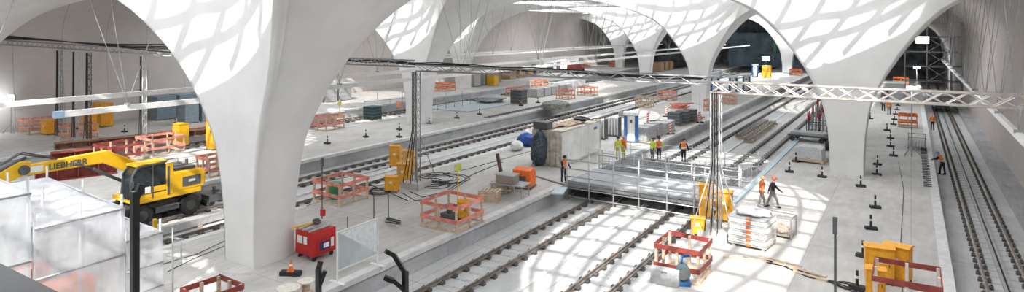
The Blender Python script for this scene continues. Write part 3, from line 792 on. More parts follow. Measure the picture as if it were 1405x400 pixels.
def sheet(mb, p00, p10, p11, p01, nu=14, nv=10, amp=.06, sag=0.0, seed=0):
    rnd = random.Random(seed); P = [Vector(p) for p in (p00, p10, p11, p01)]
    nrm = (P[1]-P[0]).cross(P[3]-P[0]).normalized(); vs = []
    for j in range(nv+1):
        v = j/nv
        for i in range(nu+1):
            u = i/nu; p = (P[0]*(1-u)+P[1]*u)*(1-v)+(P[3]*(1-u)+P[2]*u)*v
            edge = min(1, 6*min(u, 1-u, v, 1-v)); q = math.sin(u*9+v*3+seed)*.5+math.sin(u*17-v*7+seed*2)*.3+(rnd.random()-.5)*.5
            p = p+nrm*q*amp*edge; p.z -= sag*4*u*(1-u)*4*v*(1-v)*.5; vs.append(p)
    old = mb.smooth; mb.smooth = True
    mb.add(vs, [(j*(nu+1)+i, j*(nu+1)+i+1, (j+1)*(nu+1)+i+1, (j+1)*(nu+1)+i) for j in range(nv) for i in range(nu)]); mb.smooth = old
tt = thing('scaffold_tent', 'scaffold tent wrapped in white translucent foil at the left foreground', 'tent', (-26.6, 8.0, 0))
def lt(x, y, z): return (x+26.6, y-8.0, z)
xf, xb = -23.5, -29.6
bays = [(3.4, 8.55, 4.85, 5.15), (8.62, 11.35, 3.7, 4.0), (11.4, 12.7, 2.5, 2.7)]
for bi, (ya, yb_, zf, zb) in enumerate(bays):
    mb = MB()
    sheet(mb, lt(xf, ya, .05), lt(xf, yb_, .05), lt(xf, yb_, zf), lt(xf, ya, zf), 16, 12, .05, seed=bi)
    sheet(mb, lt(xb, ya, .05), lt(xb, yb_, .05), lt(xb, yb_, zb), lt(xb, ya, zb), 10, 8, .05, seed=bi+5)
    sheet(mb, lt(xf, yb_, .05), lt(xb, yb_, .05), lt(xb, yb_, zb), lt(xf, yb_, zf), 16, 12, .05, seed=bi+9)
    mb.build('wall_foil', M_foilw, tt); mb = MB()
    sheet(mb, lt(xf, ya, zf), lt(xf, yb_, zf), lt(xb, yb_, zb), lt(xb, ya, zb), 14, 18, .09, .5, seed=bi+20)
    mb.build('roof_foil', M_foil, tt); mb = MB()
    for x, zz in ((xf-.1, zf), (-26.5, (zf+zb)/2), (xb-.05+.1, zb)):
        for y in ([ya+.05, (ya+yb_)/2, yb_-.05] if yb_-ya > 2 else [ya+.05, yb_-.05]): mb = MB(); mb.tube([lt(x, y, 0), lt(x, y, zz+(.45 if y > ya+.3 or bi else .3))], .045, 8); mb.build('scaffold_standard', M_galv, tt)
    mb = MB()
    for z in (.5, zf*.55, zf-.04):
        mb.tube([lt(xf+.03, ya, z), lt(xf+.03, yb_, z)], .035, 6)
        mb.tube([lt(xf, yb_-.06, z), lt(xb, yb_-.06, z+(zb-zf)*(z/zf))], .035, 6)
        mb.tube([lt(xb, ya, z), lt(xb, yb_, z)], .035, 6)
    mb.build('scaffold_ledger', M_galvd, tt)
# loose scaffold couplers sticking out at the annex
mb = MB(); mb.tube([lt(-23.3, 12.95, .2), lt(-23.3, 12.95, 2.6)], .035, 6); mb.tube([lt(-23.6, 12.9, 1.5), lt(-22.6, 13.1, 1.5)], .03, 6); mb.tube([lt(-23.6, 12.9, 2.2), lt(-22.8, 13.1, 2.2)], .03, 6); mb.tube([lt(-22.9, 13.05, 1.3), lt(-22.9, 13.05, 2.1)], .03, 6)
mb.build('outrigger_tubes', M_galvd, tt)

# timber and bags inside the tent
for k, (x, y, m_, lab) in enumerate(((-25.3, 10.2, M_orange, 'orange bags stacked inside the wrapped tent, right'), (-26.0, 6.6, M_wood, 'timber boards stacked inside the wrapped tent'), (-28.0, 9.8, M_pink, 'red boards leaning inside the back of the wrapped tent'))):
    t = thing('material_stack', lab, 'stack', (x, y, 0)); mb = MB()
    for j in range(5): mb.cbox((.03*(j % 2), 0, .12+.22*j), (.9, 1.6, .2), .05*(j % 3))
    mb.build('layers', m_, t)

# black poles near the camera and the parapet of the viewing gallery
def bpole(P, r, lab, arms=()):
    t = thing('black_steel_post', lab, 'post', (P[0], P[1], BED)); h = P[2]-BED
    mb = MB(); mb.box(-r, -r, 0, r, r, h); mb.build('shaft', M_blacks, t)
    for k, pts in enumerate(arms):
        mb = MB()
        for a, b in zip(pts[:-1], pts[1:]): mb.bar(Vector(a)-Vector((P[0], P[1], BED)), Vector(b)-Vector((P[0], P[1], BED)), r*1.7)
        mb.build('angled_arm', M_blacks, t)
    mb = MB(); mb.box(-.2, -.2, 0, .2, .2, .04); mb.build('foot_plate', M_blacks, t)
p = D(185, 262, 12); bpole(p, .062, 'tall black post in front of the wrapped tent', [[D(185, 275, 12), D(194, 252, 12.1)]])
p = D(437, 368, 14); bpole(p, .05, 'black post with a bent arm below the red tool cart', [[D(437, 370, 14), D(440, 358, 14.05)], [D(438, 392, 14), D(446, 371, 14.05)]])
p = D(556, 372, 14); bpole(p, .055, 'black post with cranked arms below the white screen', [[D(556, 374, 14), D(541, 350, 14), D(529, 344, 13.9)], [D(552, 395, 14), D(540, 385, 13.9), D(527, 380, 13.9)]])
a = D(0, 371, 6.2); 
mb = MB(); mb.box(-16, 1.6, BED, -6.1, a.y, a.z); mb.box(-16, 1.5, a.z, -6.1, a.y+.05, a.z+.03)
o = mb.build('wall_gallery', M_blacks); o['kind'] = 'structure'

# ------------------------------------------------------------------ red tool cart
g = G(430, 361)
t = thing('tool_cart', 'red rolling tool cart with levels and a helmet on top by the near column', 'tool cart', (g.x-.62, g.y+.65, 0))
mb = MB(); mb.box(-.6, -.62, .22, .6, .62, 1.25); cb = mb.build('cabinet', M_red, t, bevel=.03)
for x in (-.45, .45):
    for y in (-.48, .48):
        mb = MB(); mb.cylx((x, y, .1), .1, .06, 16); mb.box(x-.04, y-.05, .12, x+.04, y+.05, .23); mb.build('caster', M_black, t)
mb = MB(); mb.box(-.52, -.625, .3, .52, -.6, 1.08)
for k in range(3): mb.box(-.5, -.64, .36+.25*k, .5, -.63, .38+.25*k)
mb.build('front_panel', M_red, cb)
mb = MB(); mb.box(.602, -.5, .28, .61, .5, .95); mb.build('side_panel', mat('deep_red', (.42, .01, .012), .35), cb)
mb = MB(); mb.box(.612, -.3, .42, .618, .25, .78); mb.build('dark_label', mat('label_navy', (.02, .03, .1), .4), cb)
mb = MB(); mb.box(.62, -.1, .5, .624, .2, .7); mb.box(.612, .32, .45, .618, .48, .85); mb.box(-.42, -.65, .72, -.1, -.642, 1.05); mb.box(-.02, -.65, .72, .2, -.642, 1.05); mb.build('white_label', M_white_p, cb)
mb = MB()
for k in range(5): mb.bar((-.45+.2*k, -.66, 1.31+.04*(k % 2)), (-.4+.2*k, .72, 1.36), .09, .06)
mb.build('aluminium_levels', M_galv, t)
mb = MB(); mb.bar((-.6, -.85, 1.36), (-.2, .1, 1.42), .14, .05); mb.build('yellow_level', M_yel, t)
mb = MB(); mb.blob((-.05, .1, 1.5), (.2, .16, .13), 3); mb.build('grey_bag', M_dgrey, t)
# ------------------------------------------------------------------ white folding screen
g1 = G(467, 389); g2 = G(527, 366)
t = thing('projection_screen', 'upright grey sheet in a white frame on two feet near the platform edge', 'screen', (-19.1, g1.y, 0)); L = g2.y-g1.y
mb = MB(); mb.box(-.006, .04, .5, .006, L-.04, 1.98); mb.build('sheet', mat('grey_screen_sheet', (.52, .56, .57), .3, .1, var=.1, scale=.8), t)
mb = MB(); vs = [(.01, .1, 1.95), (.01, L-.06, 1.95), (.01, L-.06, .55), (.01, L*.55, 1.2)]; mb.add(vs, [(0, 1, 3), (1, 2, 3)]); mb.build('fold_shading', mat('fold_shading_tone', (.70, .73, .73), .3), t)  # paler area paints the shading of the sheet's diagonal fold
mb = MB()
for y in (0, L): mb.bar((0, y, .03), (0, y, 2.03), .05)
mb.bar((0, 0, 2.0), (0, L, 2.0), .04); mb.bar((0, 0, .47), (0, L, .47), .04); mb.build('frame', M_white_p, t)
for y in (0, L):
    mb = MB(); mb.box(-.4, y-.08, 0, .4, y+.08, .04); mb.build('foot', M_white_p, t)
# thin dark rods standing on the platform
for px, py, h, lab in ((457, 333, .7, 'behind the red cart'), (477, 322, .9, 'left above the screen'), (513, 303, 1.5, 'taller, behind the screen top'), (533, 300, 1.3, 'beside the coil of mesh'), (442, 304, 3.1, 'tall with lamp head right of the near column')):
    t = thing('steel_rod', 'thin dark upright rod, '+lab, 'rod', G(px, py)); mb = MB(); mb.cyl(0, 0, 0, h, .03, n=6); mb.build('rod', M_dgrey, t); mb = MB(); mb.cyl(0, 0, 0, .04, .12, n=10); mb.build('foot', M_dgrey, t)
    if h > 3:
        mb = MB(); mb.cbox((0, 0, h), (.12, .12, .45)); mb.build('lamp_head', M_dgrey, t); mb = MB(); mb.cbox((.05, 0, .5), (.22, .16, .35)); mb.build('red_holder', M_red, t)
# ------------------------------------------------------------------ walkway bridge over the two near tracks
bx0, bx1, by0, by1 = -18.75, -9.0, 36.2, 40.9
t = thing('walkway_bridge', 'grey scaffold walkway bridge with tube railings spanning the two near tracks', 'bridge', (bx0, by0, 0)); W = bx1-bx0; Dp = by1-by0
M_deck = floor_mat('grey_deck_boards', (.46, .48, .50), (.36, .38, .40), seam=(2.4, .6), seam_d=.7)
mb = MB(); mb.box(-.3, 0, .02, W+.3, Dp, .1); mb.build('deck', M_deck, t)
mb = MB()
for y in (.05, Dp/3, 2*Dp/3, Dp-.05): mb.bar((-.25, y, -.08), (W+.25, y, -.08), .09, .18)
mb.build('deck_beam', M_galvd, t)
def railing(parent, xs, y, zlow, ztop, rails, x0, x1, brace=True):
    for k, x in enumerate(xs):
        mb = MB(); mb.tube([(x, y, zlow), (x, y, ztop+(.25 if k % 2 else 0))], .055, 8); mb.cyl(x, y, zlow, zlow+.05, .09, n=8)
        mb.cyl(x, y, .95, 1.07, .06, n=8); mb.cyl(x, y, -.3, -.18, .06, n=8); mb.build('railing_post', M_galv, parent)
    for z in rails:
        mb = MB(); mb.tube([(x0, y-.06, z), (x1, y-.06, z)], .038, 6); mb.build('railing_tube', M_galv, parent)
xs = [0, 1.55, 3.2, 4.85, 6.6, 8.2, 9.6]
railing(t, xs, -.12, BED+.01, 1.95, (-.72, -.2, .55, 1.05, 1.6), -.1, W+.1)
railing(t, xs, Dp+.1, BED+.01, 1.5, (.55, 1.05), -.1, W+.1)
for x in xs[:-1]:
    mb = MB(); mb.tube([(x, -.12, -.9), (x, Dp, -.15)], .03, 6); mb.build('cross_tube', M_galvd, t)
mb = MB(); mb.box(-.1, -.08, .1, W+.1, -.04, .26); mb.build('toe_board', M_galvd, t)
# second, mesh-floored crossing behind it
t = thing('mesh_crossing', 'galvanised grid crossing with barrier fencing behind the walkway bridge', 'bridge', (bx0, by1+.55, 0)); D2 = 5.4
mb = MB()
for k in range(48): mb.box(.02+k*W/48, 0, -.02, .05+k*W/48, D2, .04)
for k in range(28): mb.box(-.2, k*D2/28, -.03, W+.2, k*D2/28+.03, .02)
mb.build('grid_floor', M_galvd, t)
mb = MB()
for x in (0, W/3, 2*W/3, W): mb.bar((x, 0, -.12), (x, D2, -.12), .1, .16)
mb.build('beam', M_galvd, t)
for x in (0, 2.4, 4.9, 7.3, 9.6):
    for y in (.1, D2): 
        mb = MB(); mb.tube([(x, y, BED+.01), (x, y, 1.35)], .035, 6); mb.build('post', M_galv, t)
for y in (.1, D2):
    for z in (.55, 1.1, -.55):
        mb = MB(); mb.tube([(-.1, y, z), (W+.1, y, z)], .026, 6); mb.build('railing_tube', M_galv, t)
# portable barrier fence panels in front of the mesh crossing
for k in range(7):
    f = thing('barrier_panel', ['leftmost', 'second from left', 'third from left', 'middle', 'third from right', 'second from right', 'rightmost'][k]+' galvanised crowd barrier panel in the row at the workers behind the bridge', 'barrier', (-19.6+1.75*k, 42.3 if k % 2 else 42.36, 0.06), 0, 'crowd barrier panels by the bridge')
    mb = MB(); mb.tube([(-.8, 0, .1), (-.8, 0, 1.1), (.8, 0, 1.1), (.8, 0, .1), (-.8, 0, .1)], .022, 6); mb.build('frame', M_galv, f)
    mb = MB()
    for j in range(1, 13): mb.tube([(-.8+j*1.6/13, 0, .1), (-.8+j*1.6/13, 0, 1.1)], .011, 4)
    mb.build('infill_bars', M_galv, f)
    mb = MB()
    for x in (-.6, .6): mb.box(x-.03, -.25, 0, x+.03, .25, .04); mb.box(x-.02, -.02, .03, x+.02, .02, .12)
    mb.build('feet', M_galv, f)

# ------------------------------------------------------------------ shipping container
g = G(770, 230)
t = thing('shipping_container', 'dirty cream shipping container with white corrugated side behind the walkway bridge', 'container', (g.x-1.22, g.y+3.4, 0)); t.scale = (1, 1.12, 1)
M_cont = mat('container_white', (.86, .86, .83), .5, var=.05, scale=1.2)
M_contd = mat('container_dirty_cream', (.66, .61, .52), .65, var=.2, scale=2)
def corrug(x0, y0, y1, z0, z1, amp=.035, pitch=.28, sg=1):
    P = []; y = y0
    while y < y1-.001:
        P += [(0, y), (0, y+pitch*.3), (amp, y+pitch*.5), (amp, min(y1, y+pitch*.8))]; y += pitch
    P.append((0, y1)); mb = MB(); n = len(P)
    vs = [(x0+sg*a, b, z0) for a, b in P]+[(x0+sg*a, b, z1) for a, b in P]
    mb.add(vs, [(k, k+1, n+k+1, n+k) for k in range(n-1)]); return mb
mb = MB(); mb.box(-1.18, -2.98, .12, 1.16, 2.98, 2.52); mb.build('body', M_contd, t)
corrug(1.17, -2.95, 2.95, .2, 2.5).build('corrugated_side', M_cont, t)
corrug(-1.17, -2.95, 2.95, .2, 2.5, sg=-1).build('far_side', M_contd, t)
mb = MB()
for x in (-1.17, 1.17):
    for y in (-2.98, 2.98): mb.box(x-.06, y-.06, 0, x+.06, y+.06, 2.6)
for x in (-1.17, 1.17): mb.bar((x, -3, 2.55), (x, 3, 2.55), .1); mb.bar((x, -3, .1), (x, 3, .1), .12)
for y in (-2.98, 2.98): mb.bar((-1.2, y, 2.55), (1.2, y, 2.55), .1); mb.bar((-1.2, y, .1), (1.2, y, .1), .12)
mb.build('corner_frame', M_contd, t)
for s_ in (-1, 1):
    mb = MB(); mb.box(*(sorted((s_*.03, s_*1.12))[0], -3.03, .2), *(sorted((s_*.03, s_*1.12))[1], -2.99, 2.48)); d_ = mb.build('door', M_contd, t)
    mb = MB()
    for q in (.3, .8): mb.tube([(s_*q, -3.07, .15), (s_*q, -3.07, 2.5)], .02, 6); mb.box(s_*q-.12, -3.1, 1.1, s_*q+.1, -3.06, 1.16)
    mb.build('locking_bar', M_galvd, d_)
mb = MB(); mb.box(1.215, 1.9, 2.0, 1.222, 2.4, 2.2); mb.build('label', M_blue, t)
cx0, cy0 = g.x-1.22, g.y+3.03
for k, (x, y, L, lab) in enumerate(((-.5, -1.2, 2.6, 'lower'), (.1, .6, 3.0, 'middle'), (-.3, 1.5, 2.2, 'farther'))):
    mb = MB()
    for j in range(5): mb.bar((x-.5+.22*j, y-L/2, 2.66+.05*(j % 2)), (x-.4+.2*j, y+L/2, 2.68+.05*(j % 2)), .16, .05)
    o = mb.build('timber_planks', M_wood, None, (cx0, cy0, 0)); tag(o, 'brown timber planks lying on the container roof, %s bundle' % lab, 'timber')
mb = MB(); mb.box(-.6, -.45, 2.62, .6, .45, 3.15); o = mb.build('dark_crate', M_dgrey, None, (cx0-.6, cy0-2.5, 0), bevel=.03); tag(o, 'dark blue-grey crate on the front edge of the container roof', 'crate')
mb = MB(); mb.blob((0, 0, 2.82), (.7, .5, .2), 5, jit=.3); o = mb.build('black_hose_coil', M_black, None, (cx0+.2, cy0+2.2, 0)); tag(o, 'black hose heap on the far end of the container roof', 'hose')
# tarpaulins
def tarp(px, py, r, lab, m, seed, name='tarpaulin'):
    mb = MB(); mb.smooth = True; mb.blob((0, 0, 0), r, seed, 18, 12, .16); g = G(px, py)
    for i, v in enumerate(mb.v):
        if v[2] < 0: mb.v[i] = (v[0]*1.1, v[1]*1.1, max(-r[2]*.98, v[2]*1.0))
    return tag(mb.build(name, m, None, (g.x, g.y, r[2])), lab, 'tarpaulin')
tarp(741, 227, (.55, .9, 1.25), 'dark grey-blue tarpaulin hanging at the left end of the container', mat('slate_tarp', (.06, .08, .11), .6, var=.3), 3)
tarp(722, 200, (.75, .7, .55), 'bright blue bundled tarpaulin left of the container', mat('bright_blue_tarp', (.02, .10, .42), .5, var=.3), 9)
tarp(709, 206, (.5, .6, .4), 'pale bundled sheet in front of the blue tarpaulin', M_white_p, 12)

# ------------------------------------------------------------------ work bench, pallets and orange machine left of the bridge
g = G(704, 283)
t = thing('trestle_rack', 'steel trestle rack on the platform beside the orange generator', 'rack', G(700, 268), .1)
mb = MB()
for x in (-1.0, 1.0):
    for y in (-.5, .5): mb.bar((x, y, 0), (x, y, .75), .06)
mb.bar((-1, -.5, .45), (1, -.5, .45), .05); mb.bar((-1, .5, .45), (1, .5, .45), .05); mb.bar((-1, -.5, .2), (-1, .5, .2), .05); mb.bar((1, -.5, .2), (1, .5, .2), .05)
mb.build('legs_and_stretchers', M_galvd, t); mb = MB(); mb.box(-1.1, -.6, .72, 1.1, .6, .79); mb.build('top', M_galvd, t)
def pallet_mb(mb, w=1.2, d=.8, z=0):
    for k in range(3): mb.box(-w/2, -d/2+k*(d-.1)/2, z, w/2, -d/2+k*(d-.1)/2+.1, z+.09)
    for k in range(6): mb.box(-w/2+k*(w-.12)/5, -d/2, z+.09, -w/2+k*(w-.12)/5+.12, d/2, z+.12)
def pallet(px, py, n, lab, rz=0, m=None, z=0, top=None):
    t = thing('pallet_stack' if n > 1 else 'pallet', lab, 'pallet', G(px, py)+Vector((0, 0, z)), rz); 
    for k in range(n):
        mb = MB(); pallet_mb(mb, z=k*.13); mb.build('pallet_layer', m or M_wood, t)
    return t
pallet(672, 275, 5, 'stack of pale wooden pallets left of the trestle rack', .3)
pallet(690, 262, 5, 'stack of wooden pallets behind the trestle rack', -.1)
tag(dup(t) if False else (lambda o: o)(thing('equipment_crate', 'brown-grey equipment crate on the trestle rack', 'crate', G(700, 268)+Vector((-.2, 0, .79)), .1)), 'brown-grey equipment crate on the trestle rack', 'crate')
eq = [o for o in C.objects if o.name == 'equipment_crate'][0]
mb = MB(); mb.box(-.6, -.4, 0, .6, .4, .45); mb.build('body', mat('taupe_box', (.30, .26, .22), .7), eq, bevel=.02); mb = MB(); mb.box(-.63, -.43, .45, .63, .43, .5); mb.build('lid', M_grey, eq)
t = thing('generator', 'orange machine with sloping housing behind the trestle rack', 'machine', G(719, 256), .2)
mb = MB(); mb.prism([(-.55, .1), (.55, .1), (.6, .9), (.2, 1.25), (-.5, 1.15)], -.6, .6); mb.build('housing', M_orange, t, bevel=.04); mb = MB(); mb.box(-.65, -.6, 0, .65, .6, .12); mb.build('skid', M_dgrey, t)
mb = MB(); mb.box(-.3, -.62, .3, .3, -.56, .8); mb.build('grille', M_dgrey, t)
t = thing('pipe_piece', 'short dark pipe leaning up behind the equipment crate', 'pipe', G(690, 252)); mb = MB(); mb.tube([(0, 0, .06), (-.5, .1, 1.9)], .13, 10); mb.build('pipe', mat('brown_pipe', (.10, .05, .04), .5), t)
t = thing('plank', 'pale blue-grey plank lying at the platform edge by the bridge', 'plank', G(768, 262), .3); mb = MB(); mb.box(-.35, -.8, 0, .35, .8, .08); mb.build('board', mat('pale_blue_board', (.55, .65, .70), .6), t)
t = thing('plank', 'thin dark board lying left of the bridge deck', 'plank', G(752, 247), 1.2); mb = MB(); mb.box(-.1, -1.6, 0, .1, 1.6, .05); mb.build('board', mat('brown_board', (.22, .16, .12), .7), t)
# contents of the barricades
t = thing('pump', 'dark electric pump beside the red barricade', 'pump', G(936, 388), .4)
mb = MB(); mb.cylx((0, 0, .45), .3, .5, 18, 'Y'); mb.build('motor', mat('pump_green_grey', (.08, .12, .13), .5), t); mb = MB(); mb.cylx((0, -.3, .45), .2, .12, 16, 'Y'); mb.build('inlet', M_dgrey, t)
mb = MB(); mb.box(-.3, -.35, 0, .3, .35, .17); mb.build('base', M_blue, t); mb = MB(); mb.tube([(0, .1, .7), (0, .15, 1.0), (.3, .3, 1.0)], .07, 8); mb.build('outlet_pipe', M_blue, t)
t = thing('equipment_case', 'flat grey case standing left of the pump', 'case', G(913, 389), .1); mb = MB(); mb.box(-.55, -.2, 0, .55, .2, .6); mb.build('case_body', M_grey, t, bevel=.03); mb = MB(); mb.tube([(-.1, -.22, .5), (-.1, -.27, .56), (.1, -.27, .56), (.1, -.22, .5)], .015, 5); mb.build('handle', M_dgrey, t)
t = thing('barrel', 'green barrel inside the barricade left of the orange boxes', 'barrel', G(460, 272)); mb = MB(); mb.cyl(0, 0, 0, .95, .32, n=20); mb.build('drum', M_green, t); mb = MB(); mb.cyl(0, 0, .3, .34, .34, n=20); mb.cyl(0, 0, .62, .66, .34, n=20); mb.cyl(0, 0, .93, .97, .335, n=20); mb.build('hoops', M_green, t)
t = thing('small_engine', 'small black engine inside the barricade with the flag pole', 'machine', G(617, 302)); mb = MB(); mb.box(-.4, -.3, 0, .4, .3, .4); mb.cyl(0, 0, .4, .6, .15); mb.build('engine_block', M_dgrey, t, bevel=.03)
# loose cables round the orange boxes
def cable(lab, paths, r=.03, name='cable_coil'):
    t = thing(name, lab, 'cable', paths[0][0])
    o0 = paths[0][0]
    for P in paths:
        mb = MB(); mb.tube([p-o0 for p in P], r*.75, 6); mb.build('cable', M_black, t)
    return t
def loops(px, py, R, n, seed):
    rnd = random.Random(seed); c = G(px, py, .04); P = []
    for k in range(n*14):
        a = 2*PI*k/14; q = R*(.75+.25*math.sin(k*.37+seed)); P.append(c+Vector((q*math.cos(a)*1.1+.25*math.sin(k*.11), q*math.sin(a)+.2*math.cos(k*.17), .0+.012*(k/14))))
    return P
cable('black cable loops on the concrete right of the orange boxes', [loops(607, 245, 1.6, 5, 1), loops(590, 252, 1.2, 3, 2), [G(562, 262, .03), G(580, 270, .03), G(612, 262, .03), G(650, 238, .03), G(690, 222, .03)], [G(552, 264, .03), G(570, 275, .03), G(606, 268, .03), G(636, 250, .03)]])
cable('dark tangle of cables at the feet of the orange boxes', [loops(522, 262, .8, 4, 5), loops(500, 258, .6, 2, 6), [G(470, 262, .03), G(500, 250, .03), G(530, 262, .03), G(560, 275, .03)]])
cable('bundle of steel mesh wires behind the screen', [[G(528+i*3, 298+j*3, .05+.06*j), G(548+i, 303+2*j, .2+.05*i)] for i in range(3) for j in range(3)], .025)
cable('black cables crossing the floor at bottom right towards the orange cabinets', [[G(1020, 352, .03), G(1090, 368, .03), G(1130, 382, .03), G(1190, 402, .03)], [G(1060, 358, .03), G(1110, 380, .03), G(1150, 386, .03), G(1196, 396, .03)], [G(1120, 378, .03), G(1160, 396, .03), G(1210, 398, .03)], loops(1172, 396, .45, 3, 8)])
cable('thin dark cables across the platform left of the near column', [[G(222, 362, .03), G(270, 348, .03), G(312, 328, .03)], [G(230, 372, .03), G(262, 356, .03), G(312, 335, .03)]], .02)
cable('thin cable along the open right platform', [[G(1238, 400, .02), G(1236, 330, .02), G(1240, 260, .02), G(1233, 222, .02)]], .02)
cable('loose cable snaking along the second platform toward the container', [[G(420, 282, .02), G(520, 254, .02), G(640, 232, .02), G(735, 205, .02)], [G(415, 255, .02), G(500, 238, .02), G(560, 222, .02)]], .025)
# ------------------------------------------------------------------ pallet stack and wire cage in the sun
g = G(1044, 344)
t = thing('scaffold_frame_stack', 'tall stack of white scaffold boards with orange clamps in the sunlit patch', 'stack', (g.x-.5, g.y+.75, 0), -.12)
rnd = random.Random(4)
for k in range(13):
    q = (rnd.random()-.5)*.1; mb = MB(); mb.box(-.85+q, -.75, .12+k*.1, .85+q, .75, .195+k*.1); mb.build('board', M_white_p if k % 3 else M_galv, t)
for k in range(0, 13, 2):
    mb = MB(); mb.box(-.05, -.79, .12+k*.1, .16, -.74, .2+k*.1); mb.build('orange_clamp', M_orange, t)
mb = MB()
for x in (-.7, .62): mb.box(x, -.7, 0, x+.12, .7, .12)
mb.build('bearers', M_wood, t)
mb = MB(); mb.smooth = True; mb.blob((0, .1, 1.5), (.85, .7, .13), 8, 16, 8, .2); mb.build('crumpled_foil', mat('crumpled_foil', (.75, .77, .78), .35, .2), t)
g = G(1085, 329)
t = thing('wire_cage', 'galvanised wire mesh cage with scrap inside, right of the board stack', 'cage', (g.x-.55, g.y+.55, 0), -.1)
mb = MB()
for a in (-.6, .6):
    for b in (-.5, .5): mb.bar((a, b, 0), (a, b, 1.0), .06)
for z in (.15, .97):
    mb.bar((-.6, -.5, z), (.6, -.5, z), .05); mb.bar((.6, -.5, z), (.6, .5, z), .05); mb.bar((.6, .5, z), (-.6, .5, z), .05); mb.bar((-.6, .5, z), (-.6, -.5, z), .05)
mb.build('frame', M_galvd, t); mb = MB()
for k in range(12):
    x = -.6+1.2*k/11
    for y in (-.5, .5): mb.bar((x, y, .15), (x, y, .97), .012)
for k in range(10):
    y = -.5+k/9
    for x in (-.6, .6): mb.bar((x, y, .15), (x, y, .97), .012)
for k in range(7):
    z = .15+.82*k/6
    for y in (-.5, .5): mb.bar((-.6, y, z), (.6, y, z), .012)
    for x in (-.6, .6): mb.bar((x, -.5, z), (x, .5, z), .012)
mb.build('mesh_sides', M_galv, t); mb = MB(); mb.box(-.55, -.45, .1, .55, .45, .16); mb.blob((0, 0, .35), (.45, .38, .22), 11, jit=.35); mb.build('scrap', M_wood, t)
# planks on the floor
for k, (a, b, w_, lab) in enumerate((((992, 352), (1060, 360), .25, 'brown plank end near the board stack'), ((1052, 358), (1134, 380), .22, 'long pale plank in the sunlit patch'), ((1088, 372), (1136, 386), .22, 'short plank beside the long one'), ((1040, 350), (1100, 366), .15, 'narrow plank parallel above the long one'))):
    A = G(*a); B = G(*b); d = B-A
    t = thing('plank', lab, 'plank', (A+B)/2, math.atan2(d.y, d.x)); mb = MB(); mb.box(-d.length/2, -w_/2, 0, d.length/2, w_/2, .05); mb.build('board', M_wood, t)
# cable drums at bottom left
for px, py, r, lab in ((396, 412, .42, 'lower wooden cable drum cut by the bottom edge'), (420, 402, .32, 'smaller cable drum beside the black post')):
    t = thing('cable_drum', lab, 'cable drum', G(px, py)); mb = MB(); mb.cyl(0, 0, 0, .05, r, n=28); mb.build('flange', M_wood, t); mb = MB(); mb.cyl(0, 0, .05, .45, r*.5, n=20); mb.build('core', M_wood, t); mb = MB(); mb.cyl(0, 0, .45, .5, r, n=28); mb.cyl(0, 0, .5, .51, r*.15, n=12); mb.build('flange', mat('drum_pale', (.72, .68, .6), .7), t)
# ------------------------------------------------------------------ mobile toilets
def toilet(px, py, lab, rz=0, s=1.0, body=None):
    t = thing('mobile_toilet', lab, 'toilet cabin', G(px, py), rz, 'mobile toilet cabins'); t.scale = (s, s, s)
    mb = MB(); mb.box(-.55, -.55, .12, .55, .55, 2.15); mb.build('cabin_walls', M_white_p, t, bevel=.04)
    mb = MB(); mb.prism([(-.6, 2.15), (.6, 2.15), (.5, 2.38), (-.5, 2.38)], -.6, .6); mb.build('roof', mat('toilet_roof_pale', (.68, .70, .68), .5), t, bevel=.04)
    mb = MB(); mb.box(-.58, -.58, 0, .58, .58, .13); mb.build('base', M_dgrey, t)
    mb = MB()
    for x in (-.55, .3): mb.box(x, -.58, .13, x+.25, -.555, 2.12)
    for y in (-.5, .25): mb.box(.555, y, .13, .58, y+.25, 2.12)
    mb.build('blue_panel', body or M_blue, t)
    mb = MB(); mb.box(-.25, -.59, .15, .28, -.565, 2.05); mb.build('door', M_white_p, t)
    mb = MB(); mb.cbox((-.0, -.6, 1.7), (.2, .01, .22)); mb.build('door_sign', M_dgrey, t)
    return t
toilet(866, 194, 'white mobile toilet with blue stripes standing beside the container on the sunlit platform', .35, 1.12)
toilet(981, 128, 'blue mobile toilet right behind the second column foot', .2, 1.15)
toilet(1006, 128, 'blue mobile toilet behind the bright mast, second from the column', .2, 1.15)
toilet(1024, 124, 'dark blue cabin at the right end of the cabin row', .2, 1.1)
toilet(1036, 105, 'distant white and blue mobile toilet with the yellow box beside it', .2, 1.1)
dbox(1052, 106, 1.6, 1.6, 2.4, 'distant yellow box beside the far mobile toilet', 0, M_yel)
# goods on the sunlit platform
def crates(px, py, n, w, d, h, lab, m, cat='crate', rz=.0, name='wrapped_pallet', step=1.15, dirv=(0, 1), grp=None):
    g = G(px, py)
    for k in range(n):
        t = thing(name, lab if n == 1 else lab[:1]+lab[1:]+', '+['nearest', 'second', 'third', 'fourth', 'farthest'][k if k < n-1 or n < 5 else 4], cat, (g.x+dirv[0]*k*step, g.y+dirv[1]*k*step, 0), rz, grp or (lab if n > 1 else None))
        mb = MB(); pallet_mb(mb, w, d, 0); mb.build('pallet', M_wood, t)
        mb = MB(); mb.box(-w/2+.03, -d/2+.03, .12, w/2-.03, d/2-.03, h); mb.build('load', m, t, bevel=.03)
        mb = MB()
        for q in range(1, 4): mb.box(-w/2, -d/2, .12+(h-.12)*q/4, w/2, d/2, .14+(h-.12)*q/4)
        mb.build('strap', M_grey, t)
M_wrap = mat('grey_wrapped_goods', (.50, .50, .50), .5, var=.12)
crates(882, 193, 3, 1.1, 1.1, 1.25, 'grey foil-wrapped pallets in a row right of the mobile toilet', M_wrap, step=1.6)
crates(908, 183, 2, 1.2, 1.2, 1.1, 'pale wrapped pallets between the striped boards', M_galv, step=1.7)
crates(926, 172, 3, 1.3, 1.2, 1.4, 'dark wrapped goods heaped under red scraps on the sunlit platform', M_dgrey, step=1.6, dirv=(.2, 1))
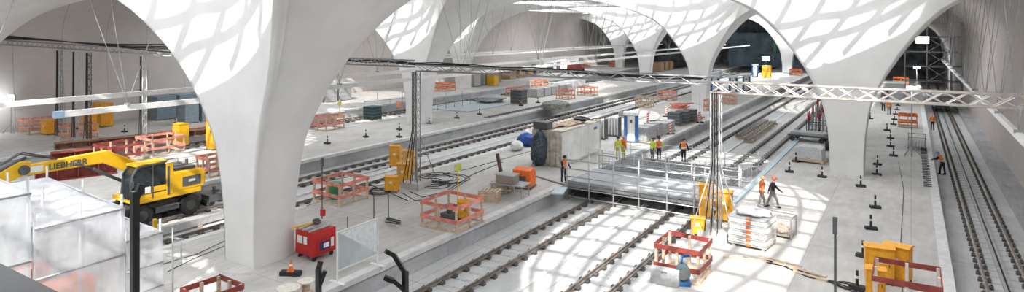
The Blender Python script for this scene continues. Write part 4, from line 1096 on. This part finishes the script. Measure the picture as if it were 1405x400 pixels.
for k, (px, py, lab) in enumerate(((932, 165, 'red scrap pieces lying on the dark goods'), (950, 163, 'red steel parts lying flat near the platform edge'), (905, 171, 'dark clutter beside the striped boards'))):
    g = G(px, py); t = thing('scrap_heap', lab, 'scrap', g+Vector((0, 0, 1.41 if k == 0 else 0))); rnd = random.Random(k); mb = MB()
    for j in range(14):
        a = rnd.random()*PI; x = (rnd.random()-.5)*1.6; y = (rnd.random()-.5)*2.6; z = .1+rnd.random()*.3
        mb.bar((x-math.cos(a)*.6, y-math.sin(a)*.6, z), (x+math.cos(a)*.6, y+math.sin(a)*.6, z+.1*(rnd.random()-.5)), .12)
    mb.box(-.8, -1.3, 0, .8, 1.3, .1); mb.build('pieces', M_pink if k < 2 else M_dgrey, t)
def delineator(px, py, lab):
    t = thing('striped_board', lab, 'warning board', G(px, py), .4, 'red and white striped warning boards')
    mb = MB(); mb.box(-.4, -.2, 0, .4, .2, .12); mb.build('foot', M_black, t)
    mb = MB(); mb.box(-.13, -.02, .12, .13, .02, 1.2); mb.build('board', M_white_p, t)
    mb = MB()
    for k in range(4): z = .2+k*.25; mb.add([(-.13, -.026, z), (.13, -.026, z+.13), (.13, -.026, z+.26 if z+.26 < 1.2 else 1.2), (-.13, -.026, z+.13)], [(0, 1, 2, 3)])
    mb.build('red_stripes', M_red, t)
delineator(899, 188, 'red and white warning board, nearest the workers'); delineator(920, 184, 'red and white warning board standing right of the first, near the platform edge')
delineator(914, 160, 'red and white warning board farthest back by the dark goods'); delineator(889, 170, 'red and white warning board left of the dark goods'); delineator(960, 168, 'red and white warning board beside the lamp post at the platform edge')
pole(960, 172, 3.3, 'slim post at the platform edge near the striped board', 'none', M_galv)
# white framed racks left of the toilet
for px, py, lab in ((822, 190, 'left'), (841, 186, 'right')):
    t = thing('panel_rack', 'upright white panel rack behind the container, %s of two' % lab, 'rack', G(px, py), .1)
    mb = MB(); mb.box(-.7, -.5, 0, .7, .5, .15); mb.build('base', M_dgrey, t); mb = MB()
    for k in range(5): mb.box(-.6+.28*k, -.45, .15, -.5+.28*k, .45, 1.7)
    mb.build('panels', M_white_p, t); mb = MB(); mb.box(-.68, -.47, .15, -.62, .47, 1.8); mb.box(.64, -.47, .15, .68, .47, 1.8); mb.build('end_frame', M_dgrey, t)
# third platform goods
crates(712, 142, 1, 1.8, 1.6, 1.9, 'dark generator cube in the middle of the third platform', M_dgrey, 'generator', name='generator_cube')
crates(511, 164, 1, 1.6, 1.4, 1.5, 'dark blue-green compressor on the third platform right of the bleached barricade', mat('teal_dark', (.03, .08, .09), .5), 'compressor', name='compressor')
crates(735, 133, 5, 1.7, 1.9, 1.3, 'grey slatted steel crates in a row on the third platform', M_wrap, step=2.3, dirv=(0, 1))
crates(764, 124, 4, 2.0, 1.9, 1.3, 'grey covered crates behind the row of slatted ones', M_galv, step=2.6)
crates(648, 118, 2, 2.4, 2.0, 2.0, 'pale grey boxes at the foot of the far left columns', M_galv, step=3)
crates(664, 114, 2, 2.4, 2.2, 2.0, 'brown timber crates on the farthest platform left part', mat('brown_crate', (.35, .24, .13), .7), step=3)
crates(697, 108, 3, 2.6, 2.2, 2.0, 'yellowish timber crates on the farthest platform', mat('ochre_crate', (.55, .36, .16), .7), step=3.4)
crates(676, 117, 1, 1.6, 1.6, 2.2, 'bright yellow box on the farthest platform beside the crates', M_yel, 'box', name='yellow_box')
crates(222, 163, 4, 2.2, 2.2, 2.6, 'blue-grey stacked panels at the left wall beside the near column', mat('blue_grey_stack', (.22, .29, .35), .6), step=2.5, dirv=(.0, 1))
crates(258, 168, 2, 1.6, 1.6, 2.4, 'light blue ribbed stacks right of the darker ones by the near column', mat('light_blue_stack', (.30, .38, .44), .6), step=1.9, dirv=(0, 1))
crates(285, 163, 2, 1.6, 1.6, 1.6, 'brown cardboard-like boxes beside the near column edge', mat('kraft_box', (.30, .22, .17), .7), step=2)
crates(468, 137, 5, 2.0, 2.2, 2.4, 'grey stacked formwork panels on the far platform right of the near column', M_grey, step=2.6, dirv=(0, -1))
crates(903, 97, 3, 2.2, 2.2, 2.0, 'brown timber crates at the far column beside the dark wall', mat('far_crate', (.40, .25, .14), .7), step=3.4)
crates(855, 160, 1, .9, .9, .6, 'small dark box on the sunlit platform beside the marked barricade', M_dgrey, 'box')
for k, (px, py, lab) in enumerate(((668, 143, 'grey'), (756, 152, 'greenish'))):
    tarp(px+6, py-3, (1.6, 2.4, .5), lab+' heap of sheeting on the third platform', M_grey if k == 0 else mat('olive_heap', (.30, .32, .27), .7, var=.3), 21+k, 'sheeting_heap')
# pale ramp between the far platforms
t = thing('access_ramp', 'wide pale blue-grey ramp sheet beside the white column left of centre', 'ramp', G(640, 146)); mb = MB(); mb.box(-3.6, -4.5, 0, 3.6, 4.5, .12); mb.build('ramp_plate', mat('ramp_blue_grey', (.48, .54, .58), .5), t)
# dark grid pieces lying on platform edge
mb = MB()
for k in range(24): mb.box(-.45, k*.75, 0, .45, k*.75+.35, .05)
mb.box(-.02, 0, 0, .02, 18, .03)
g = G(668, 161); tag(mb.build('anchor_strip', M_dgrey, None, g), 'dashed dark strip of plates along the third platform', 'plates')
mb = MB()
for k in range(26): mb.box(-.22, k*.62, 0, .22, k*.62+.2, .05)
mb.box(-.02, 0, 0, .02, 16.2, .03)
g = G(1273, 256); tag(mb.build('anchor_strip', M_dgrey, None, (g.x, g.y, 0)), 'ladder-like strip of dark plates on the right platform edge', 'plates')

# ------------------------------------------------------------------ around the right column
t = thing('equipment_case', 'light grey covered machine with pallet left of the right column foot', 'case', G(1112, 221), -.1)
mb = MB(); mb.prism([(-.95, .25), (.95, .25), (.9, 1.05), (.6, 1.2), (-.6, 1.2), (-.9, 1.05)], -.65, .65, 'Y'); mb.build('cover', M_galv, t, bevel=.05)
mb = MB(); mb.box(-1.1, -.8, .1, 1.1, .8, .25); mb.box(-1.1, -.8, 0, -.9, .8, .1); mb.box(.9, -.8, 0, 1.1, .8, .1); mb.build('pallet', M_wood, t)
t = thing('trailer', 'flat dark trolley with grey load behind the grey machine', 'trolley', G(1110, 193), -.1)
mb = MB(); mb.box(-1.6, -.9, .45, 1.6, .9, .6); mb.build('bed', M_dgrey, t); mb = MB(); mb.box(-1.4, -.7, .6, 1.4, .7, .8); mb.build('load', M_grey, t)
for x in (-1.2, 1.2):
    for y in (-.8, .8): mb = MB(); mb.cylx((x, y, .22), .22, .14, 14, 'Y'); mb.build('wheel', M_black, t)
for k, (px, py, hh, lab) in enumerate(((1122, 182, 2.3, 'near'), (1127, 172, 2.4, 'middle'), (1133, 162, 2.4, 'far'))):
    t = thing('prop_rack', 'rack of upright steel props with red sleeves left of the right column, %s one' % lab, 'rack', G(px, py), 0)
    mb = MB()
    for x in (-.9, .9):
        for y in (-.8, .8): mb.bar((x, y, 0), (x, y, 1.2), .07)
    for z in (.15, 1.1):
        mb.bar((-.9, -.8, z), (.9, -.8, z), .06); mb.bar((-.9, .8, z), (.9, .8, z), .06); mb.bar((-.9, -.8, z), (-.9, .8, z), .06); mb.bar((.9, -.8, z), (.9, .8, z), .06)
    mb.build('rack_frame', M_dgrey, t); rnd = random.Random(k)
    for j in range(18):
        x = -.8+1.6*(j % 6)/5; y = -.65+1.3*(j//6)/2; h_ = hh*(.75+.3*rnd.random()); mb = MB(); mb.tube([(x, y, .15), (x+.05*(rnd.random()-.5), y, h_)], .035, 6); p_ = mb.build('prop', M_galvd if j % 3 else M_dgrey, t)
        if j % 3 == 0: mb = MB(); mb.tube([(x, y, h_*.6), (x, y, h_*.85)], .05, 6); mb.build('red_sleeve', M_red, p_)
t = thing('cable_reel', 'black reel and hose by the right column foot', 'reel', G(1136, 206)); mb = MB(); mb.cylx((0, 0, .4), .4, .35, 20); mb.build('reel', M_black, t); mb = MB(); mb.box(-.35, -.4, 0, .35, .4, .08); mb.build('stand', M_dgrey, t)
# trolley of pipes under the orange barricade on the right platform
t = thing('pipe_trolley', 'wheeled frame loaded with grey pipes behind the bent worker', 'trolley', G(1258, 203), 0)
mb = MB()
for x in (-.6, .6):
    for y in (-1.2, 1.2): mb.bar((x, y, .15), (x, y, 1.1), .06); 
for y in (-1.2, 1.2): mb.bar((-.6, y, .3), (.6, y, .3), .06); mb.bar((-.6, y, 1.05), (.6, y, 1.05), .06)
mb.build('frame', M_galvd, t)
for k in range(6): mb = MB(); mb.tube([(-.5+.2*k, -1.6, .4), (-.5+.2*k, 1.6, .42)], .08, 8); mb.build('pipe', M_grey, t)
for x in (-.6, .6):
    for y in (-1.2, 1.2): mb = MB(); mb.cylx((x, y, .12), .12, .08, 12); mb.build('wheel', M_black, t)
# rails stacked between the two near tracks
for k, (px, py) in enumerate(((1045, 192), (1052, 196))):
    P0 = G(px, py, BED+.2); t = thing('rail_stack', ['dark stacked rails lying between the near tracks, left bundle', 'dark stacked rails lying between the near tracks, right bundle'][k], 'rails', (-13.9+(k-.5)*1.1, P0.y, BED+.33)); mb = MB()
    for j in range(3): mb.prism([(-.3+.25*j+x, z) for x, z in rp], 0, 14, 'Y')
    mb.build('rails', M_rail, t); mb = MB()
    for j in range(8): mb = MB(); mb.box(-.5, .5+j*1.8, -.22, .5, .8+j*1.8, 0); mb.build('bearer', M_wood, t)
# lamps
def light(loc, e, col=(.85, .93, 1), r=.4, name='lamp'):
    L_ = bpy.data.lights.new(name, 'POINT'); L_.energy = e; L_.color = col; L_.shadow_soft_size = r; o = bpy.data.objects.new(name, L_); C.objects.link(o); o.location = loc
def floodlight(px, py_base, py_lamp, lab, w=1.1, h=.55, m=None, e=0):
    g = G(px, py_base); g.x = max(g.x, -73); t_ = CAMZ*F/(py_base-HY); z = CAMZ-(py_lamp-HY)*t_/F
    t = thing('floodlight', lab, 'floodlight', g, 0); mb = MB(); mb.cyl(0, 0, 0, z-h/2, .05, n=8); mb.build('stand', M_galvd, t)
    mb = MB(); mb.tube([(.7, 0, .03), (0, 0, .9)], .03); mb.tube([(-.5, .5, .03), (0, 0, .9)], .03); mb.tube([(-.5, -.5, .03), (0, 0, .9)], .03); mb.build('tripod_leg', M_galvd, t)
    mb = MB(); mb.cbox((0, .06, z), (w+.1, .1, h+.1)); mb.build('housing', M_dgrey, t); mb = MB(); mb.cbox((0, -.02, z), (w, .06, h)); mb.build('lens', m or M_lamp, t)
    if e: light((g.x, g.y-.6, z), e)
floodlight(1251, 215, 122, 'bright floodlight on a tall stand under the truss on the right platform', .7, .35, None, 120)
floodlight(1258, 118, 92, 'cool floodlight farther down the right platform', .9, .4, None, 900)
floodlight(1051, 101, 80, 'floodlight on a stand far away before the blue-dark end', 1.6, .7, None, 3500)
floodlight(3, 180, 134, 'bright floodlight at the left frame edge', 1.3, .8, None, 150)
# ------------------------------------------------------------------ far end: dark bays, scaffold tower, wagon
M_blued = mat('blue_black_hoarding', (.20, .28, .34), .8, var=.2, scale=.3)
t = thing('end_hoarding', 'blue-dark hoarding closing the hall beyond the distant column', 'hoarding', (-30, 176, 0)); mb = MB(); mb.box(-12, 0, 0, 8, .3, 9); mb.build('panel', M_blued, t)
mb = MB(); mb.box(-.6, -.05, 4.2, .1, -.01, 7.4); mb.box(1.0, -.05, 4.2, 1.7, -.01, 7.4); mb.build('green_marking', mat('pale_green_mark', (.2, .5, .3), .5), t)
t = thing('scaffold_tower', 'dark scaffold tower at the tunnel mouth above the right track', 'scaffold', (3.4, 112, BED))
mb = MB()
for x in (-4.2, -1.4, 1.6, 2.9):
    for y in (0, 3): mb.tube([(x, y, 1.3 if x > -3 else 1.0), (x, y, 12)], .09, 6)
mb.build('standards', M_galvd, t); mb = MB()
for z in (3.2, 5.4, 7.6, 9.8, 11.9):
    for y in (0, 3): mb.tube([(-4.3, y, z), (3.0, y, z)], .07, 6)
for z0, z1 in ((3.2, 5.4), (5.4, 7.6), (7.6, 9.8)): mb.tube([(-1.4, 0, z0), (1.6, 0, z1)], .06, 6); mb.tube([(1.6, 0, z0), (-1.4, 0, z1)], .06, 6)
mb.build('ledgers_and_braces', M_galvd, t); mb = MB()
for z in (5.4, 9.8): mb.box(-4.3, 0, z+.05, 3.0, 3, z+.15)
mb.build('platform_boards', M_dgrey, t)
for x, z, w_ in ((-3.6, 9.0, 1.5), (-2.0, 8.4, 1.6)):
    t = thing('site_lamp', 'warm bright lamp on the scaffold tower, %s' % ('left' if x < -3 else 'right'), 'lamp', (3.4+x, 111.4, z)); mb = MB(); mb.cbox((0, 0, 0), (w_, .1, 1.0), 0); mb.build('lens', M_lampw, t); mb = MB(); mb.cbox((0, .12, 0), (w_+.15, .12, 1.15)); mb.bar((0, .1, 0), (0, .55, 0), .1); mb.build('housing', M_dgrey, t)
t = thing('rail_wagon', 'dark flat work wagon standing on the right track before the tunnel', 'wagon', (3.45, 104, BED))
mb = MB(); mb.box(-1.4, -5, 1.1, 1.4, 5, 1.5); mb.build('frame', M_dgrey, t)
for y in (-3.6, -2.0, 2.0, 3.6):
    mb = MB(); mb.cylx((-.755, y, .72), .46, .14, 20); mb.cylx((.755, y, .72), .46, .14, 20); mb.cylx((0, y, .72), .07, 1.6, 8); mb.build('wheelset', M_dgrey, t)
for k in range(5):
    for x in (-1.3, 1.3): mb = MB(); mb.bar((x, -4.8+2.4*k, 1.5), (x, -4.8+2.4*k, 2.4), .1); mb.build('stanchion', M_galvd, t)
mb = MB(); mb.bar((-1.3, -4.9, 2.35), (1.3, -4.9, 2.35), .1); mb.bar((-1.3, -4.9, 1.9), (1.3, -4.9, 1.9), .08); mb.build('end_rail', M_galvd, t)
mb = MB(); mb.cylx((-.9, -5.15, 1.1), .16, .2, 12, 'Y'); mb.build('buffer', M_galvd, t); mb = MB(); mb.cylx((.9, -5.15, 1.1), .16, .2, 12, 'Y'); mb.build('buffer', M_galvd, t)
# tunnel portal with thick rounded rim at the end of the right track
mb = MB(); pts = []
mb.smooth = True
n_ = 28; R0 = 5.6
def arc(R, y): return [(-1.4+R*math.cos(a)*1.12, y, 4.2+R*math.sin(a)*1.25) for a in [PI*k/n_ for k in range(n_+1)]]
rings = [arc(9.6, 118), arc(7.2, 119.5), arc(6.4, 121), arc(6.2, 124), arc(6.2, 160)]
for r_ in rings: r_.insert(0, (r_[0][0], r_[0][1], BED)); r_.append((r_[-1][0], r_[-1][1], BED))
q = len(rings[0]); mb.add([p for r_ in rings for p in r_], [(j*q+k, j*q+k+1, (j+1)*q+k+1, (j+1)*q+k) for j in range(len(rings)-1) for k in range(q-1)])
o = mb.build('wall_tunnel_portal', M_wr); o['kind'] = 'structure'
t = thing('site_cabin', 'dark clutter of equipment and white cabins on the right platform below the lamps', 'cabin', (-3.0, 100, 0)); mb = MB(); mb.box(-2.2, 0, 0, 2.2, 3, 2.6); mb.build('cabin_body', M_grey, t); mb = MB(); mb.box(-.5, -.04, 0, .4, -.01, 2.0); mb.build('door', M_dgrey, t); mb = MB(); mb.box(-2.3, -.1, 2.6, 2.3, 3.1, 2.75); mb.build('roof', M_white_p, t)
t['label'] = 'grey site cabin far down the right platform below the truss lamps'
# white site cabins near the left wall beyond the truss
for px, py, lab in ((744, 101, 'white site cabin against the far left wall, left'), (776, 97, 'white site cabin against the far left wall, right')):
    t = thing('site_cabin', lab, 'cabin', G(px, py)); mb = MB(); mb.box(-2, -3, 0, 2, 3, 3.2); mb.build('cabin_body', M_white_p, t); mb = MB(); mb.box(-2.1, -3.1, 3.2, 2.1, 3.1, 3.35); mb.build('roof', M_grey, t); mb = MB(); mb.box(2.01, -1.5, 1.2, 2.04, 1.5, 2.4); mb.build('window_opening', M_dgrey, t); mb = MB(); mb.box(-1.0, -3.04, .1, .2, -3.01, 2.2); mb.build('dark_opening', M_dgrey, t)
t = thing('site_vehicle', 'dark red and black vehicle before the far left wall beside the white cabins', 'vehicle', G(790, 101), 0); mb = MB(); mb.prism([(-2.5, .5), (2.5, .5), (2.5, 1.3), (1.2, 1.4), (.6, 2.2), (-2.3, 2.2)], -1, 1); mb.build('body', M_dred, t, bevel=.05); mb = MB()
for y in (-1.6, 1.6):
    for x in (-1.0, 1.0): mb = MB(); mb.cylx((x, y, .45), .45, .3, 16); mb.build('wheel', M_black, t)

# tube railings at the far ramp and along the third platform
for px, py, n_, st, dv, lab in ((600, 152, 5, 1.7, (0, 1), 'tube railing with tall posts beside the far ramp'), (500, 152, 6, 1.7, (.3, 1), 'dark tube railing above the far track left of the slim mast')):
    g = G(px, py); t = thing('tube_railing', lab, 'railing', g)
    for k in range(n_): mb = MB(); mb.tube([(dv[0]*k*st, k*st, 0), (dv[0]*k*st, k*st, 2.1 if k % 2 else 1.3)], .045, 6); mb.build('post', M_galvd, t)
    for z in (.6, 1.15): mb = MB(); mb.tube([(0, 0, z), (dv[0]*(n_-1)*st, (n_-1)*st, z)], .035, 6); mb.build('rail_tube', M_galvd, t)
pole(548, 160, 1.6, 'thin post with pink square plate beside the slim mast', 'none', M_galvd)
g = G(548, 160); mb = MB(); mb.cbox((0, -.06, 1.45), (.7, .05, .6), .3); tag(mb.build('square_plate', M_pinkl, None, g), 'pink square plate on a thin post left of the slim mast', 'sign')
mb = MB(); mb.box(-.16, 0, 0, .16, 34, .05); tag(mb.build('edge_board', mat('pale_blue_edge', (.50, .62, .68), .5), None, (-8.62, 37.2, .02)), 'pale blue edge board along the right platform edge beyond the bridge', 'board')
# ------------------------------------------------------------------ people
M_vest = mat('orange_vest', (.95, .22, .03), .6, var=.05); M_refl = mat('silver_reflective', (.75, .77, .72), .35); M_vesty = mat('yellow_vest', (.72, .78, .05), .6)
M_trn = mat('dark_workwear', (.035, .04, .06), .8, var=.2); M_trg = mat('grey_workwear', (.22, .21, .2), .8, var=.2); M_shirt = mat('dark_jacket', (.02, .02, .025), .7); M_orj = mat('orange_jacket', (.85, .25, .06), .7)
M_hred = mat('red_helmet', (.75, .08, .04), .3); M_hwh = mat('white_helmet', (.85, .85, .83), .3); M_hbl = mat('blue_helmet', (.05, .25, .6), .3); M_hor = mat('orange_helmet', (.9, .30, .12), .35)
M_hiyt = mat('yellow_trousers', (.60, .62, .12), .7)
def person(loc, rz, lab, stride=.0, lean=0.0, arms=((.1, 0), (-.1, 0)), helmet=M_hor, vest=M_vest, shirt=M_orj, trousers=M_trn, h=1.78, bend=0.0, elbow=.25):
    """faces -y; arms: (forward swing, side) angles for left and right"""
    S = h/1.78
    t = thing('person', lab, 'person', loc, rz)
    J = {}; E = []; R = {}
    def j(n, p, r): J[n] = Vector(p)*S; R[n] = r*S
    cb, sb = math.cos(lean), math.sin(lean)
    def up(x, y, z):     # torso frame leaning forward (-y) about the hips
        return (x, -sb*z + cb*y, .95+cb*z + sb*y*0)
    j('pelvis', (0, 0, .95), .135); j('waist', up(0, 0, .14), .125); j('chest', up(0, 0, .34), .15); j('neckb', up(0, 0, .49), .07); j('neck', up(0, -.01, .56), .052)
    j('head', up(0, -.03, .64), .085); j('crown', up(0, -.02, .76), .075); j('nose', up(0, -.125, .655), .018)
    E += [('pelvis', 'waist', 'torso'), ('waist', 'chest', 'torso'), ('chest', 'neckb', 'torso'), ('neckb', 'neck', 'head'), ('neck', 'head', 'head'), ('head', 'crown', 'head'), ('head', 'nose', 'head')]
    for s, sg in (('l', 1), ('r', -1)):
        st = stride*sg
        j('hip'+s, (sg*.095, 0, .9), .095)
        kn = Vector((sg*.1, -math.sin(st)*.43-.03-bend*.25, .9-math.cos(st)*.42)); st2 = st*.6-.25*abs(st)+(-bend*.1)
        an = kn+Vector((0, -math.sin(st2)*.40+bend*.25, -math.cos(st2)*.40)); 
        j('knee'+s, kn, .062); j('ankle'+s, an, .042); j('toe'+s, an+Vector((sg*.02, -.16, -.045)), .038); j('heel'+s, an+Vector((0, .04, -.045)), .036)
        E += [('pelvis', 'hip'+s, 'leg'), ('hip'+s, 'knee'+s, 'leg'), ('knee'+s, 'ankle'+s, 'leg'), ('ankle'+s, 'toe'+s, 'foot'), ('ankle'+s, 'heel'+s, 'foot')]
        sw, sd = arms[0 if sg > 0 else 1]
        sh = Vector(up(sg*.19, 0, .44)); j('sho'+s, sh, .062)
        el = sh+Vector((sg*(.04+math.sin(sd)*.27), -math.sin(sw)*.28, -math.cos(sw)*math.cos(sd)*.28)); sw2 = sw+elbow
        wr = el+Vector((sg*.01, -math.sin(sw2)*.26, -math.cos(sw2)*.26)); j('elb'+s, el, .043); j('wri'+s, wr, .03)
        d = (wr-el).normalized(); pm_ = wr+d*.07; j('palm'+s, pm_, .030)
        E += [('neckb', 'sho'+s, 'torso'), ('sho'+s, 'elb'+s, 'arm'), ('elb'+s, 'wri'+s, 'arm'), ('wri'+s, 'palm'+s, 'hand')]
        fx = Vector((0, 1, 0)).cross(d).normalized().cross(d)*.016
        for k, L in enumerate((.075, .085, .08, .062)):
            a = pm_+fx*(k-1.5)+d*.02; b_ = a+d*L*.5; c_ = b_+d*L*.4+Vector((-sg*.02, 0, 0))
            j('f%d%s' % (k, s), b_, .009); j('g%d%s' % (k, s), c_, .008); E += [('palm'+s, 'f%d%s' % (k, s), 'hand'), ('f%d%s' % (k, s), 'g%d%s' % (k, s), 'hand')]
        th = wr+d*.03-fx*2.2; j('t'+s, th, .011); j('u'+s, th+d*.035-fx*.5, .009); E += [('wri'+s, 't'+s, 'hand'), ('t'+s, 'u'+s, 'hand')]
    names = list(J); ix = {n: i for i, n in enumerate(names)}
    me = bpy.data.meshes.new('body'); me.from_pydata([J[n] for n in names], [(ix[a], ix[b]) for a, b, _ in E], [])
    o = bpy.data.objects.new('tmp', me); C.objects.link(o)
    sk = o.modifiers.new('s', 'SKIN'); sk.use_smooth_shade = True
    for n in names:
        v = me.skin_vertices[0].data[ix[n]]; v.radius = (R[n], R[n]*(.8 if n in ('chest', 'waist', 'pelvis') else 1)); v.use_root = (n == 'pelvis')
    sub = o.modifiers.new('u', 'SUBSURF'); sub.levels = 1; sub.render_levels = 1
    dg = bpy.context.evaluated_depsgraph_get(); bm_ = bpy.data.meshes.new_from_object(o.evaluated_get(dg)); bpy.data.objects.remove(o)
    bm_.name = 'body'; bm_.materials.clear(); bm_.materials.append(M_skin)
    zmin = min(v.co.z for v in bm_.vertices)
    for v in bm_.vertices: v.co.z -= zmin
    body = bpy.data.objects.new('body', bm_); C.objects.link(body); body.parent = t
    # clothing: shells grown from the body surface
    segs = [(J[a]-Vector((0, 0, zmin)), J[b]-Vector((0, 0, zmin)), k) for a, b, k in E]
    def kind(p):
        best = None
        for a, b, k in segs:
            d = b-a; u = max(0, min(1, (p-a).dot(d)/max(1e-9, d.length_squared))); q = (p-(a+d*u)).length
            if best is None or q < best[0]: best = (q, k)
        return best[1]
    cls = [kind(f.center) for f in bm_.polygons]
    hz = .93*S-zmin
    def shell(name, test, off, m):
        idx = {}; vs = []; fs = []
        for f, k in zip(bm_.polygons, cls):
            if test(f.center, k):
                ff = []
                for vi in f.vertices:
                    if vi not in idx: idx[vi] = len(vs); v = bm_.vertices[vi]; vs.append(v.co+v.normal*off)
                    ff.append(idx[vi])
                fs.append(ff)
        mb = MB(); mb.smooth = True; mb.add(vs, fs)
        if fs: return mb.build(name, m, t)
    shell('trousers', lambda c, k: k == 'leg' or (k == 'torso' and c.z < hz), .014, trousers)
    shell('jacket', lambda c, k: (k == 'torso' and c.z >= hz-.03) or k == 'arm', .016, shirt)
    if vest: shell('vest', lambda c, k: k == 'torso' and c.z >= hz-.02 and abs(c.x) < .2*S, .032, vest)
    if vest: shell('reflective_band', lambda c, k: k == 'torso' and hz+.10 < c.z < hz+.20, .04, M_refl)
    shell('boots', lambda c, k: k == 'foot', .014, M_black)
    hc = J['crown']-Vector((0, 0, zmin)); mb = MB(); mb.smooth = True; n1, n2 = 16, 6; vs = []; fs = []
    for i in range(n2+1):
        a = PI/2*i/n2
        for k in range(n1): b = 2*PI*k/n1; vs.append((hc.x+.125*math.sin(a)*math.cos(b), hc.y+.15*math.sin(a)*math.sin(b)-(.03 if i == n2 and math.sin(b) < -.3 else 0), hc.z-.045+.14*math.cos(a)))
    for i in range(n2):
        for k in range(n1): fs.append((i*n1+k, (i+1)*n1+k, (i+1)*n1+(k+1) % n1, i*n1+(k+1) % n1))
    mb.add(vs, fs); mb.cyl(hc.x, hc.y-.02, hc.z-.055, hc.z-.04, .165, .15, n=16); mb.build('helmet', helmet, t)
    return t
person(G(1045, 284), math.radians(125), 'person in orange vest and orange helmet walking in the sun, left of two', .35, .05, ((.3, 0), (-.3, 0)), trousers=M_trg)
person(G(1060, 284), math.radians(110), 'person in black jacket and red helmet walking in the sun, right of two', -.45, .08, ((-.5, .1), (.7, .1)), M_hred, None, M_shirt, M_trg)
person(G(848, 219), math.radians(200), 'person in yellow vest standing left of the toilet, leftmost worker', .1, .1, helmet=M_trn, vest=M_vesty, shirt=M_hiy, trousers=M_hiyt)
person(G(855, 218), math.radians(170), 'person in orange standing shoulder to shoulder with the yellow vested worker', .05, .05, helmet=M_hor, shirt=M_vest, trousers=M_hiyt)
person(G(895, 222)+Vector((0, 0, .06)), math.radians(160), 'person in yellow vest behind the barriers, left of the broad orange one', .05, .15, helmet=M_trn, vest=M_vesty, shirt=M_vesty, trousers=M_trg)
person(G(904, 221)+Vector((0, 0, .06)), math.radians(185), 'person in orange vest with yellow sleeves behind the barriers', .1, .05, ((.3, .5), (.3, .5)), M_trn, M_vest, M_hiy, M_trn)
person(G(938, 223)+Vector((0, 0, .06)), math.radians(190), 'person seen from behind in orange vest and navy trousers at the bridge, rightmost', .1, .12, ((.4, .2), (.4, .2)), M_trn, M_vest, M_shirt, M_trn)
person(G(773, 249), math.radians(60), 'person in dark workwear with orange strap at the container corner beside the bridge', .1, .2, ((.6, .1), (.5, 0)), M_trn, M_vest, M_navy, M_navy)
person(G(1212, 152), math.radians(10), 'person in dark clothes and orange vest on the right platform, left of the pair', .3, 0, helmet=M_hwh, shirt=M_shirt)
person(G(1220, 157), math.radians(-5), 'person in orange vest and white helmet on the right platform, right of the pair', -.3, 0, helmet=M_hwh, shirt=M_orj, trousers=M_trg)
person((1.95, G(1280, 176).y+6, BED+.01), math.radians(185), 'person in orange vest standing beside the right track near the wagon', .1, .1, helmet=M_hor, shirt=M_orj)
person((2.0, 57.5, BED+.01), math.radians(240), 'person in orange vest and blue helmet bending forward beside the right track', .2, .45, ((.9, .1), (.8, .1)), M_hbl, M_vest, M_navy, M_navy)
# driver in the cab
